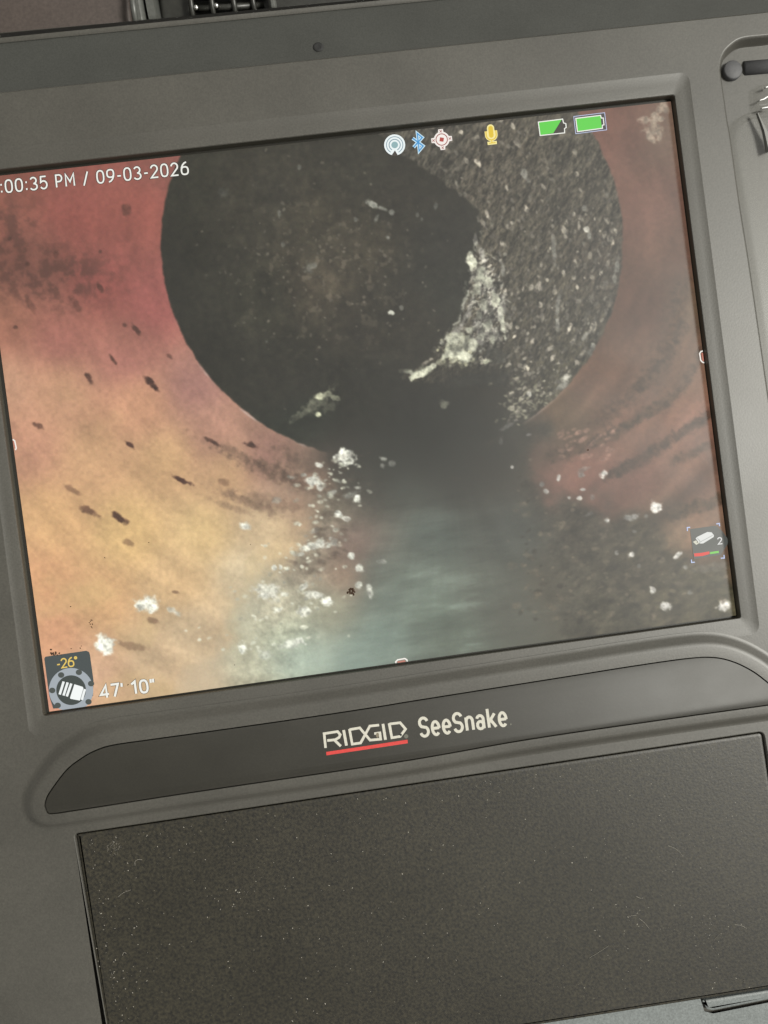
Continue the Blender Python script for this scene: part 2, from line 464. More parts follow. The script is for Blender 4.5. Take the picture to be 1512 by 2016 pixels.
def sst(a, b, x):
    t = np.clip((x - a) / (b - a), 0, 1); return t * t * (3 - 2 * t)
def field(pts, s0=40.0, pw=2.0):
    num = np.zeros((NY, NX, 3)); den = np.zeros((NY, NX))
    for x, y, r_, g_, b_ in pts:
        ww = 1.0 / ((X - x) ** 2 + (Y - y) ** 2 + s0 * s0) ** pw
        num += ww[..., None] * np.array((r_, g_, b_), float); den += ww
    return num / den[..., None]
def polydist(poly):
    """signed distance, negative inside"""
    d = np.full(X.shape, 1e9); ins = np.zeros(X.shape, bool)
    for (x0, y0), (x1, y1) in zip(poly, poly[1:] + poly[:1]):
        ex, ey = x1 - x0, y1 - y0; L = ex * ex + ey * ey + 1e-9
        t = np.clip(((X - x0) * ex + (Y - y0) * ey) / L, 0, 1)
        d = np.minimum(d, np.hypot(X - x0 - t * ex, Y - y0 - t * ey))
        cr = ((y0 > Y) != (y1 > Y)); xx = x0 + (Y - y0) / (y1 - y0 + 1e-12) * ex
        ins ^= cr & (X < xx)
    return np.where(ins, -d, d)
def mixc(img, c, a):
    img += (np.asarray(c, float) - img) * a[..., None]

WALL = [(-40,380,132,80,70),(0,400,138,84,74),(150,420,150,84,78),(280,400,150,85,78),(60,520,120,76,68),(200,560,148,82,78),(300,600,160,92,90),(0,640,168,112,95),(120,650,166,106,96),(250,690,170,112,100),(380,760,160,115,104),(0,760,188,144,115),(120,780,200,152,118),(280,800,206,153,118),(420,850,186,138,116),(520,900,158,116,102),(60,880,196,144,115),(180,900,210,165,122),(330,900,214,172,124),(450,930,205,165,122),(560,960,165,135,112),(100,1020,214,170,120),(250,1050,222,184,126),(400,1050,226,192,136),(520,1040,208,182,142),(80,1150,218,165,120),(200,1180,220,174,124),(350,1150,226,188,138),(480,1130,215,195,158),(100,1250,222,165,124),(200,1330,215,174,138),(300,1300,205,176,138),(380,1240,212,186,148),(120,1380,220,155,128),(330,330,140,86,80),
        (1180,240,118,78,68),(1240,260,120,82,72),(1300,260,110,86,74),(1260,400,116,80,70),(1320,500,108,76,64),(1280,600,106,72,60),(1360,600,92,72,58),(1200,720,112,80,66),(1330,720,104,76,62),(1380,850,128,88,74),(1250,850,120,84,70),(1120,850,92,74,60),(1150,920,122,82,72),(1250,950,136,92,80),(1380,950,140,100,84),(1300,1030,112,88,70),(1420,1050,130,98,80)]
HOLE = [(350,350,58,56,47),(340,500,47,45,38),(420,700,48,46,39),(500,400,68,64,55),(620,450,76,70,59),(640,560,90,81,69),(720,480,78,71,60),(500,600,62,60,51),(560,740,52,50,43),(700,640,58,53,45),(780,400,58,54,47),(860,480,49,47,42),(880,560,47,47,41),(800,620,54,50,43),(700,760,44,43,37),(850,800,42,41,37),(900,880,44,44,39),(600,850,44,49,42),(700,870,48,47,40),(700,330,60,57,49),(850,330,55,52,46),(960,740,44,41,34)]
RING = [(850,290,70,66,57),(1000,330,80,74,63),(1100,300,78,73,62),(1150,400,72,67,57),(1000,500,74,69,58),(1100,560,70,65,54),(1180,520,66,60,51),(1050,680,66,61,50),(1100,740,66,62,49),(1000,760,56,52,43),(960,740,46,43,36),(1030,830,58,53,43)]
CHAN = [(800,960,72,75,67),(850,1050,86,94,86),(820,1150,114,124,112),(850,1200,108,119,106),(750,1250,130,146,134),(740,1120,108,116,106),(760,1180,120,132,120),(950,1180,88,92,82),(600,1290,166,178,160),(480,1310,186,180,152),(410,1330,200,178,146),(700,1300,130,146,134),(900,1250,94,102,90),(1000,1050,74,77,70),(1000,1200,86,86,76),(1100,1150,82,77,64),(1150,1020,70,63,51),(1080,930,68,61,51),(1250,1100,78,71,56),(1350,1180,88,81,62),(1430,1200,92,86,64),(1200,1220,78,73,58),(1300,1060,82,74,58),(650,1000,125,115,98),(600,1100,152,140,120),(680,1130,160,132,110),(650,1200,160,158,134),(540,1200,190,182,156),(700,1080,120,98,88),(560,1250,182,186,160),(720,940,72,69,61),(620,920,100,86,76),(900,940,52,52,46),(700,900,52,51,45),(760,925,54,54,48),(830,915,52,52,46),(960,915,56,53,46),(660,905,62,56,50)]
CX, CY = 772.0, 478.0
ex_, ey_ = (X - CX) / 455, (Y - CY) / 430
rn = np.hypot(ex_, ey_); th = np.arctan2(ey_, ex_)
img = field(WALL, 45)
# circumferential streaks and mottling of the clay wall
arc = th * 520
st1 = fbm(arc, rn * 455 * 3.0, 95, 4, 1); st2 = fbm(arc, rn * 455 * 4.0, 240, 3, 5); mo = fbm(X, Y, 60, 5, 9); gr = fbm(X, Y, 7, 2, 3)
right = sst(1000, 1150, X)
img *= (1 + .20 * (st1 - .5) + .15 * (mo - .5) + .13 * (gr - .5))[..., None]
img *= 1 + right[..., None] * np.array([-.04, -.01, -.04]) + ((1 - right) * (1 - sst(600, 760, Y)))[..., None] * np.array([0, 0, -.05])
img *= (1 + right * .75 * (st2 - .5) * sst(420, 640, Y) + right * .2 * (st2 - .5))[..., None]
# dirty patch upper left
dp = np.exp(-(((X - 95) / 120) ** 2 + ((Y - 545) / 62) ** 2)) + .7 * np.exp(-(((X - 20) / 60) ** 2 + ((Y - 450) / 60) ** 2))
mixc(img, (82, 54, 46), np.clip(dp * sst(.38, .72, fbm(X, Y, 22, 5, 12, .62)), 0, .6))
yl = sst(.55, .75, fbm(X, Y, 130, 3, 6)) * sst(620, 850, Y) * (1 - right)
mixc(img, (216, 188, 128), yl * .28)
lf = (1 - right) * sst(640, 900, Y)
img *= 1 - lf[..., None] * np.array([.035, .03, .02]) - ((1 - right) * (1 - sst(600, 800, Y)))[..., None] * np.array([.03, .03, .03])

DIST = fbm(X, Y, 9, 3, 4) - .5; TEX = 1 + .9 * (fbm(X, Y, 8, 3, 13, .7) - .5)
inv_dx = (NX - 1) / (2 * W2); inv_dy = (NY - 1) / (2 * H2)
def stamp(cx, cy, rx, ry, ang, c, a=1.0, soft=.35, rough=.6):
    p = P(cx, cy, 0)
    i0 = int((p.x + W2) * inv_dx); j0 = int((H2 - p.y) * inv_dy); wd = int(max(rx, ry) * .9 + 6)
    ia, ib, ja, jb = max(i0 - wd, 0), min(i0 + wd, NX), max(j0 - wd, 0), min(j0 + wd, NY)
    if ia >= ib or ja >= jb: return
    xs = X[ja:jb, ia:ib] - cx; ys = Y[ja:jb, ia:ib] - cy
    ca, sa = math.cos(R_(ang)), math.sin(R_(ang))
    d = np.hypot((xs * ca + ys * sa) / rx, (-xs * sa + ys * ca) / ry) + rough * DIST[ja:jb, ia:ib] * 2
    m_ = (1 - sst(1 - soft, 1 + soft, d)) * a
    sub = img[ja:jb, ia:ib]; sub += (np.asarray(c, float) * (TEX[ja:jb, ia:ib, None] if max(rx, ry) > 4 else 1) - sub) * m_[..., None]

# dark pits and scratches on the left wall
for x, y, a, b, an, al in [(268,648,15,6,50,.8),(224,710,14,4.5,55,.75),(176,747,15,6.5,60,.8),(296,752,22,7.5,46,.9),(74,837,15,7,30,.6),(257,877,15,5.5,35,.85),(419,870,22,5,28,.8),(495,877,19,7,18,.8),(359,946,23,5.5,24,.85),(176,1006,24,9,24,.6),(236,1020,20,7.5,36,.8),(252,1067,13,7,20,.35),(143,965,24,7,30,.35),(30,643,5,5,0,.6),(197,495,5,5,0,.5),(197,565,11,6,60,.6),(250,414,9,15,-15,.5),(333,701,9,5,45,.5),(245,640,6,5,30,.6),(53,520,5,5,0,.5),(20,470,6,6,0,.6),(60,600,22,7,60,.35),(150,600,20,8,50,.4),(110,500,9,6,60,.5),(345,1165,8,4,10,.4),(300,1222,12,7,10,.35),(262,1272,30,9,12,.28),(440,950,16,8,25,.3)]:
    stamp(x, y, a * .82, b * .78, an, (70, 44, 36), min(1, al * 1.1), .42, .7)
for x, y, a, b, an, al in [(470,895,70,8,24,.4),(530,925,78,13,22,.6),(575,940,50,14,20,.5),(490,990,60,8,22,.45),(545,990,60,11,10,.4),(460,1000,40,5,20,.35),(585,910,40,16,30,.55)]:
    stamp(x, y, a, b, an, (104, 82, 68), al, .7, 1.0)
# dark bands on the right wall
def band(pts, wd, c, a):
    pts = catmull(pts, 8)
    for x, y in pts: stamp(x, y, wd * 1.5, wd, -45, c, a, .8, .8)
band([(1386,690),(1330,775),(1270,815),(1215,850),(1150,880),(1080,900)], 9, (72, 56, 44), .42)
band([(1400,815),(1345,850),(1285,890),(1235,918),(1200,935)], 9, (66, 50, 40), .40)
band([(1340,560),(1325,640),(1290,720),(1240,780),(1180,830)], 14, (74, 56, 44), .24)
band([(1345,630),(1325,690),(1265,760)], 9, (70, 54, 42), .28)
band([(1415,985),(1360,1000),(1320,1012)], 10, (70, 56, 42), .40)
band([(1390,880),(1330,905)], 8, (70, 54, 42), .36)
for k in range(40):
    stamp(rnd.uniform(1100, 1210), rnd.uniform(845, 905), rnd.uniform(3, 8), rnd.uniform(2, 4), rnd.uniform(-40, 0), (158, 122, 106), .5, .6)
for x, y, r_ in [(1285,248,16),(1270,238,9),(1300,268,10),(1305,215,12),(1283,270,8),(1292,232,8)]:
    stamp(x, y, r_, r_, 0, (158, 142, 124), .75, .5, 1.3)

# the opening: far pipe, gritty ring
wall_img = img
hole = field(HOLE, 35); n1 = fbm(X, Y, 26, 5, 2, .65); n2 = fbm(X, Y, 9, 3, 7, .7)
cenr = np.exp(-(((X - 640) / 170) ** 2 + ((Y - 530) / 150) ** 2))
hole *= (.76 * (1 + (.35 + .6 * cenr) * (n1 - .5) + .45 * (n2 - .5)))[..., None]
hole *= np.array([1.0, 1.0, .94])
mixc(hole, (118, 108, 92), cenr * sst(.62, .78, fbm(X, Y, 13, 3, 8)) * .55)
ring_c = field(RING, 35); r1 = fbm(X * 1.25 + Y * .35, Y * .8, 15, 4, 11, .62)
r2 = fbm(X, Y, 6.5, 3, 5, .75)
emb = (np.roll(r1, 1, 1) - np.roll(r1, -1, 1)) * 1.0 + (np.roll(r1, 1, 0) - np.roll(r1, -1, 0)) * .8
ring_c *= np.clip(.98 + .8 * (r1 - .5) + .6 * (r2 - .5) + .25 * (n1 - .5) + 1.4 * emb, .45, 2)[..., None]
inner = [(300,200),(720,240),(760,275),(791,301),(825,325),(855,347),(902,380),(925,395),(939,412),(946,449),(943,470),(939,491),(926,508),(930,535),(925,560),(922,583),(902,634),(884,655),(865,685),(840,708),(809,727),(790,745),(880,760),(985,735),(1000,790),(985,850),(960,930),(700,1000),(300,900)]
di = polydist(inner) + 14 * (fbm(X, Y, 16, 3, 13) - .5)
rm_ = sst(-3, 4, di)
rm_ *= 1 - .0 * rm_
opening = hole + (ring_c - hole) * rm_[..., None]
lower = np.exp(-(((X - 985) / 40) ** 2 + ((Y - 790) / 70) ** 2)); mixc(opening, (46, 43, 36), lower * .7)
om = 1 - sst(.994, 1.006, rn + .010 * (fbm(X, Y, 14, 3, 10) - .5) + .012 * right * (fbm(X, Y, 22, 3, 14) - .5))
img = img + (opening - img) * om[..., None]
# thin highlight painted along the left lip of the opening
lipm = np.exp(-((rn - 1.004) / .005) ** 2) * (1 - right) * sst(.45, .75, fbm(arc, rn * 3, 40, 3, 2)) * sst(600, 760, Y)
mixc(img, (196, 172, 160), lipm * .8)

# bottom channel
ch = [(645,880),(640,915),(590,965),(612,1015),(575,1065),(520,1120),(470,1175),(440,1250),(390,1310),(350,1370),(300,1450),(1500,1350),(1560,1170),(1440,1130),(1395,1085),(1290,1050),(1190,1005),(1085,965),(1052,900),(1060,850),(1010,820),(960,860),(880,900),(760,905),(690,885)]
dc = polydist(ch) + 90 * (fbm(X, Y, 60, 4, 15) - .5)
cm = np.maximum(1 - sst(-30, 30, dc), np.clip(1.6 * np.exp(-(((X - 825) / 205) ** 4 + ((Y - 905) / 48) ** 2)), 0, 1))
chan = field(CHAN, 45)
wa = np.arctan2(X - 880, np.maximum(Y - 820, 20)); wv = .8 * fbm(X + 25 * fbm(X, Y, 40, 3, 2), Y * 4.2 + X * .6, 150, 5, 8, .62) + .2 * fbm(wa * 900, np.hypot(X - 880, Y - 820) * .28, 60, 4, 4)
water = np.exp(-(((X - 860 + (Y - 1100) * .25) / 230) ** 2)) * sst(930, 1020, Y)
chan *= (1 + .34 * water * (wv - .5) * 2)[..., None]
mixc(chan, (170, 188, 174), water * sst(.56, .74, wv) * sst(1060, 1250, Y) * .32)
leftbed = np.exp(-(((X - 620 + (Y - 1050) * .35) / 85) ** 2)) * sst(900, 960, Y)
rb = fbm(X, Y, 22, 5, 3, .65)
chan *= (1 + 1.0 * leftbed * (rb - .5) * .55)[..., None]
chan *= (1 + .3 * leftbed * (fbm(X, Y, 8, 3, 12, .7) - .5))[..., None]
rightbed = sst(1000, 1120, X + (Y - 1000) * -.2)
chan *= 1 - .16 * (rightbed * sst(900, 960, Y))[..., None]
chan *= (1 + 1.1 * rightbed * (fbm(X + Y * .5, Y * 1.2, 22, 5, 6, .7) - .5))[..., None]
img = img + (chan - img) * cm[..., None]
mixc(img, (32, 33, 28), np.exp(-(((X - 850) / 170) ** 2 + ((Y - 862) / 74) ** 2)) * .85)  # shadow below the pipe opening, painted into the screen picture

# grit on the ring
N_g = 0
for k in range(5200):
    x = rnd.uniform(790, 1225); y = rnd.uniform(235, 840)
    rr = math.hypot((x - CX) / 455, (y - CY) / 430)
    if rr > .985: continue
    p = P(x, y, 0); i0 = int((p.x + W2) * inv_dx); j0 = int((H2 - p.y) * inv_dy)
    if not (0 <= i0 < NX and 0 <= j0 < NY) or rm_[j0, i0] < .6: continue
    if y > 720 and x < 1000: continue
    dens = .16 + .35 * max(0, min(1, (y - 380) / 250)) + .25 * (rr > .9) * (y > 450)
    if rnd.random() > dens: continue
    b_ = rnd.random() ** 3.4
    v = 86 + 120 * b_
    s_ = rnd.uniform(1.4, 3.2) * (1 + .5 * b_)
    tang = math.degrees(math.atan2(y - CY, x - CX)) + 90 + rnd.uniform(-25, 25)
    stamp(x, y, s_ * rnd.uniform(1.0, 2.3), s_, tang, (v, v * .95, v * .85), rnd.uniform(.35, .95), .4, .6)
for k in range(1600):                                    # dark pores
    x = rnd.uniform(850, 1215); y = rnd.uniform(260, 830)
    if math.hypot((x - CX) / 455, (y - CY) / 430) > .98: continue
    p = P(x, y, 0); i0 = int((p.x + W2) * inv_dx); j0 = int((H2 - p.y) * inv_dy)
    if 0 <= i0 < NX and 0 <= j0 < NY and rm_[j0, i0] > .6:
        stamp(x, y, rnd.uniform(2, 5), rnd.uniform(1.5, 3), rnd.uniform(60, 120), (44, 41, 34), rnd.uniform(.3, .7), .6)
for k in range(170):                                    # faint flecks in the far pipe
    x = rnd.gauss(640, 130); y = rnd.gauss(520, 110)
    if math.hypot((x - CX) / 455, (y - CY) / 430) > .9: continue
    v = rnd.uniform(85, 125); stamp(x, y, rnd.uniform(2, 4), rnd.uniform(1.5, 3), rnd.uniform(0, 180), (v, v * .94, v * .83), rnd.uniform(.3, .7), .6)
# debris with its painted highlights and shadows: x, y, rx, ry, angle, colour value, alpha, roughness
def deb(L, tint=(1, 1, .92)):
    for x, y, a, b, an, v, al in L:
        stamp(x, y, a, b, an, (v * tint[0], v * tint[1], v * tint[2]), al, .4, .7)
# clump between ring and far pipe
deb([(905,688,36,26,-25,112,.9),(905,676,28,12,-20,160,.7),(925,690,14,18,20,158,.7),(890,697,16,14,0,172,.7),(905,705,14,8,0,190,.8),(930,702,8,12,0,150,.7),(870,712,14,8,-30,120,.8)], (1, .98, .82))
deb([(955,640,24,60,20,96,.8),(945,545,15,30,10,110,.7),(962,570,18,22,0,128,.6),(985,620,6,38,-12,170,.8),(990,600,5,18,0,150,.6),(930,515,7,13,-15,190,.9),(948,500,6,16,-20,160,.8),(936,470,4,12,0,130,.7),(927,600,4,26,20,150,.7),(915,628,5,18,30,140,.7),(900,650,12,6,-40,150,.7),(950,660,22,8,-60,120,.7),(965,590,6,10,0,165,.7),(940,635,8,6,0,150,.6),(958,612,5,8,0,140,.7),(975,655,6,16,-10,130,.7)], (1, .97, .9))
for k in range(130):
    t = rnd.random(); x = 935 + 45 * math.sin(t * 3) + rnd.gauss(0, 16); y = 500 + t * 190
    v = rnd.choice([60, 100, 135, 160, 180]); stamp(x, y, rnd.uniform(2, 6), rnd.uniform(1.5, 3.5), rnd.uniform(0, 180), (v, v * .97, v * .88), .7, .5)
for k in range(60):
    x = rnd.gauss(905, 20); y = rnd.gauss(690, 14); v = rnd.choice([85, 130, 175, 195])
    stamp(x, y, rnd.uniform(2, 5), rnd.uniform(1.5, 3), rnd.uniform(0, 180), (v, v * .98, v * .8), .7, .5)
deb([(830,733,26,9,-22,120,.8),(822,740,13,6,-15,190,.9),(850,722,12,5,-30,165,.8),(800,730,12,5,0,110,.7),(958,711,10,5,-10,205,.95),(875,797,8,8,0,128,.7),(915,705,30,6,-10,60,.4)], (1, 1, .86))
deb([(625,793,36,13,-34,100,.8),(628,779,11,7,0,180,.9),(645,776,12,6,10,150,.8),(660,783,10,5,20,140,.7),(627,815,6,6,0,205,.95),(590,818,34,6,-35,88,.7),(650,800,16,10,-20,84,.6)], (1, 1, .84))
rimm = np.exp(-((di + 1) / 4.0) ** 2) * sst(395, 470, Y) * (1 - sst(690, 730, Y)) * (X > 860) * sst(.42, .62, fbm(X, Y, 12, 3, 6))
mixc(img, (188, 186, 168), rimm * .75)
cl = np.clip(np.exp(-(((X - 957) / 34) ** 2 + ((Y - 590) / 80) ** 2)) * 1.2 + np.exp(-(((X - 905) / 36) ** 2 + ((Y - 690) / 28) ** 2)) * 1.2, 0, 1)
rc = fbm(X, Y, 15, 4, 9, .7); em2 = (np.roll(rc, 1, 1) - np.roll(rc, -1, 1)) + (np.roll(rc, 1, 0) - np.roll(rc, -1, 0))
img *= (1 + cl * np.clip(3.2 * em2 + 1.1 * (rc - .5), -.6, .8))[..., None]
mixc(img, (214, 212, 192), cl * sst(.60, .70, rc) * .75)
deb([(935,748,60,13,-4,40,.7),(975,700,20,16,0,46,.55),(905,682,30,20,-20,150,.75),(893,668,13,9,-20,205,.85),(914,701,14,9,10,212,.9),(929,680,8,13,10,192,.85),(880,699,12,7,-25,200,.85),(902,686,7,6,0,96,.6),(918,684,5,7,0,100,.6),(938,566,9,20,15,168,.8),(930,515,8,14,-15,220,.95),(946,536,8,14,10,178,.8),(960,556,12,10,30,185,.75),(975,592,8,14,-20,196,.8),(987,625,5,34,-10,210,.85),(952,600,9,12,0,160,.7),(962,640,9,12,10,172,.7),(942,622,6,10,0,120,.6),(925,650,9,7,-40,182,.8),(948,662,10,7,-30,165,.75),(968,668,6,9,0,190,.7),(956,583,5,5,0,90,.6),(968,615,5,8,0,84,.6),(950,648,5,5,0,80,.6),(846,724,14,6,-30,188,.85),(824,738,15,7,-15,206,.9),(806,733,9,4,10,150,.8)], (1, 1, .88))  # lumps of the clump, painted highlights on them, painted shadows beneath
# flecks in the far pipe
deb([(733,402,11,6,30,160,.9),(755,411,12,4,25,130,.8),(770,418,6,5,40,140,.8),(742,430,4,8,20,120,.8),(763,467,5,4,60,130,.8),(770,615,6,4,10,185,.95),(790,606,4,5,0,110,.7),(589,330,4,5,0,110,.7),(550,421,4,7,0,115,.7),(557,481,4,7,0,110,.6),(610,528,10,12,40,125,.6),(700,432,4,5,0,115,.7),(525,673,3,3,0,100,.6),(857,405,4,7,0,92,.7),(822,423,3,5,0,88,.7),(440,380,10,9,0,80,.5),(830,432,3,4,0,95,.7)])
# white stones left of the channel
deb([(680,900,17,16,0,225,1),(673,892,9,9,0,240,.9),(690,907,7,8,0,210,.9),(628,915,8,5,20,215,.9),(617,947,13,10,20,215,.95),(630,958,10,7,30,200,.8),(702,981,7,9,25,235,1),(703,960,6,4,0,180,.8),(665,1012,8,6,35,230,1),(683,1022,8,5,0,228,.95),(655,970,10,5,-15,165,.7),(690,975,16,6,-20,140,.6),(755,903,7,5,0,170,.85),(753,916,5,5,0,150,.7),(772,912,7,5,0,110,.7),(480,1035,11,7,10,222,.95),(608,1076,13,9,-15,225,.9),(632,1070,12,8,0,215,.85),(658,1068,7,7,0,205,.8),(646,1076,5,4,0,228,.9),(692,1094,6,6,0,228,1),(540,1118,5,5,0,222,.9),(553,1117,5,5,0,218,.9),(590,1092,10,4,-10,190,.7),(707,1119,8,6,10,218,.9),(752,1106,9,4,0,140,.8),(706,1152,6,6,0,210,.9),(728,1165,6,12,-15,190,.8),(642,1184,12,9,10,238,1),(625,1172,9,7,20,215,.8),(600,1155,9,6,-35,210,.8),(612,1168,12,8,10,200,.7),(525,1165,24,14,10,220,.75),(515,1172,10,7,0,232,.8),(597,1203,12,9,10,232,.9),(548,1201,6,5,0,220,.8),(290,1188,23,14,0,232,.95),(302,1198,10,8,0,240,.9),(270,1192,7,5,0,225,.8),(343,1204,16,5,25,215,.7),(207,1270,17,19,-20,238,1),(214,1276,10,10,0,245,.9),(478,1275,12,10,0,238,.95),(573,1268,22,9,-8,232,.8),(590,1262,9,7,0,230,.7),(525,1290,14,8,0,215,.6),(650,1060,4,4,0,230,.8),(560,1170,7,4,0,215,.6),(620,1045,9,4,-20,170,.6),(598,935,6,4,0,170,.7),(575,940,8,4,10,160,.6),(545,985,9,6,-20,170,.5),(700,915,6,3,0,100,.6)], (1, 1, .93))
for k in range(170):
    t = rnd.random(); y = 905 + t * 380; x = 672 - (y - 905) * .40 + rnd.gauss(0, 22 + 45 * t)
    v = rnd.choice([150, 190, 215, 235, 242]); s_ = rnd.uniform(1.3, 3.6)
    stamp(x, y, s_ * rnd.uniform(1, 2), s_, rnd.uniform(-30, 30), (v, v, v * .9), rnd.uniform(.35, .8), .6)
for k in range(46):
    t = rnd.random(); y = 890 + t * 260; x = 690 - (y - 900) * .28 + rnd.gauss(0, 30)
    stamp(x, y, rnd.uniform(4, 12), rnd.uniform(2, 5), rnd.uniform(-20, 30), (78, 66, 56), rnd.uniform(.2, .5), .7)
# stones on the right
deb([(1293,998,11,11,20,228,1),(1189,933,9,6,-35,205,.95),(1100,942,4,6,0,185,.9),(1075,966,5,5,0,160,.85),(1068,953,5,6,0,120,.8),(1008,920,3,3,0,175,.9),(1146,964,5,3,0,165,.9),(1141,981,5,4,-20,190,.95),(1120,980,4,3,10,170,.9),(1196,1025,5,5,0,205,1),(1240,1018,14,6,-10,140,.9),(1272,1016,4,4,0,120,.7),(1335,1093,8,4,-40,190,.95),(1243,1092,6,6,-30,195,.95),(1214,1089,4,4,0,135,.8),(1284,1161,6,6,0,180,.95),(1312,1193,11,8,-10,205,1),(1425,1193,12,11,0,215,1),(1350,1117,5,5,0,150,.8),(1358,1166,5,5,0,125,.7),(1258,1115,3,4,0,105,.7),(1144,936,6,4,0,120,.7),(1150,925,12,5,-20,125,.5),(1160,1012,12,4,-20,100,.6),(1167,980,5,6,0,110,.5),(1249,1046,4,3,0,115,.7),(1400,1118,30,9,-10,120,.35),(1041,856,5,3,-20,120,.7),(1000,838,16,4,-30,98,.6),(985,870,5,9,0,84,.7)], (1, .98, .93))
for k in range(150):
    x = rnd.uniform(1000, 1440); y = rnd.uniform(880, 1230)
    p = P(x, y, 0); i0 = int((p.x + W2) * inv_dx); j0 = int((H2 - p.y) * inv_dy)
    if not (0 <= i0 < NX and 0 <= j0 < NY) or cm[j0, i0] < .5: continue
    v = rnd.uniform(80, 125); s_ = rnd.uniform(2, 6)
    stamp(x, y, s_ * 1.5, s_, rnd.uniform(-30, 10), (v, v * .9, v * .74), rnd.uniform(.15, .5), .8)
for k in range(420):
    x = rnd.uniform(1020, 1440); y = rnd.uniform(890, 1225)
    p = P(x, y, 0); i0 = int((p.x + W2) * inv_dx); j0 = int((H2 - p.y) * inv_dy)
    if not (0 <= i0 < NX and 0 <= j0 < NY) or cm[j0, i0] < .5: continue
    v = rnd.choice([40, 48, 56, 96, 110, 124]); s_ = rnd.uniform(1.5, 4.5)
    stamp(x, y, s_ * rnd.uniform(1, 2.2), s_, rnd.uniform(-60, 10), (v, v * .9, v * .74), rnd.uniform(.2, .6), .6)
# gritty patch low on the ring
for k in range(170):
    x = rnd.gauss(1050, 32); y = rnd.gauss(790, 24)
    if math.hypot((x - CX) / 455, (y - CY) / 430) > 1.0: continue
    v = rnd.choice([50, 110, 140, 165]); stamp(x, y, rnd.uniform(2, 5), rnd.uniform(1.5, 3), rnd.uniform(-60, 30), (v, v * .97, v * .82), .6, .6)
deb([(1115,745,9,9,0,185,.9),(1108,760,12,7,-30,140,.8),(1042,775,5,5,0,190,.95),(1155,452,5,7,0,185,.9),(1160,465,4,6,0,160,.8),(1091,497,5,22,-5,125,.8),(1032,342,6,9,-25,140,.8),(1040,355,4,5,0,120,.7),(1098,600,4,22,5,140,.8),(1098,640,4,14,0,150,.8),(1215,520,4,14,0,140,.8),(1210,545,4,12,0,130,.7),(1167,680,5,5,0,180,.9),(1152,660,4,10,20,150,.8),(985,620,4,10,0,170,.6),(990,530,4,14,0,140,.8),(1150,410,4,5,0,130,.8),(1165,690,5,12,30,95,.8)], (1, .98, .9))
# light cyan glow of wet silt at the lower left of the channel
mixc(img, (172, 188, 172), np.exp(-(((X - 600 + (Y - 1300) * .6) / 130) ** 2 + ((Y - 1300) / 45) ** 2)) * .32)
# sensor noise
img *= (1 + .05 * (rng.random(X.shape) - .5))[..., None]
img += 4 * (rng.random(img.shape) - .5)
# slight softness of a video picture
k_ = np.array([.11, .78, .11])
for ax in (0, 1):
    pad_ = np.pad(img, [(1, 1) if a == ax else (0, 0) for a in range(3)], mode='edge')
    sl0 = [slice(None)] * 3; acc = 0
    for q_ in range(3):
        sl0[ax] = slice(q_, q_ + img.shape[ax]); acc = acc + k_[q_] * pad_[tuple(sl0)]
    img = acc
img = np.clip(img, 0, 255) / 255
linear = np.where(img <= .04045, img / 12.92, ((img + .055) / 1.055) ** 2.4)

nv = NX * NY
co = np.zeros((nv, 3), np.float32); co[:, 0] = U.ravel(); co[:, 1] = Vv.ravel()
idx = np.arange(nv).reshape(NY, NX)
quads = np.stack([idx[:-1, :-1], idx[1:, :-1], idx[1:, 1:], idx[:-1, 1:]], -1).reshape(-1, 4).astype(np.int32)
me = bpy.data.meshes.new('display')
me.vertices.add(nv); me.vertices.foreach_set('co', co.ravel())
me.loops.add(quads.size); me.loops.foreach_set('vertex_index', quads.ravel())
me.polygons.add(len(quads)); me.polygons.foreach_set('loop_start', np.arange(0, quads.size, 4, dtype=np.int32))
me.update(calc_edges=True)
at_ = me.attributes.new('picture', 'FLOAT_COLOR', 'POINT')
rgba = np.ones((nv, 4), np.float32); rgba[:, :3] = linear.reshape(-1, 3)
at_.data.foreach_set('color', rgba.ravel())
me.materials.append(screen_mat('lit_screen'))
disp = bpy.data.objects.new('display', me); col.objects.link(disp); adopt(disp)
bpy.context.view_layer.update()

def kid(o, parent):
    o.parent = parent; o.matrix_parent_inverse = parent.matrix_world.inverted(); return o

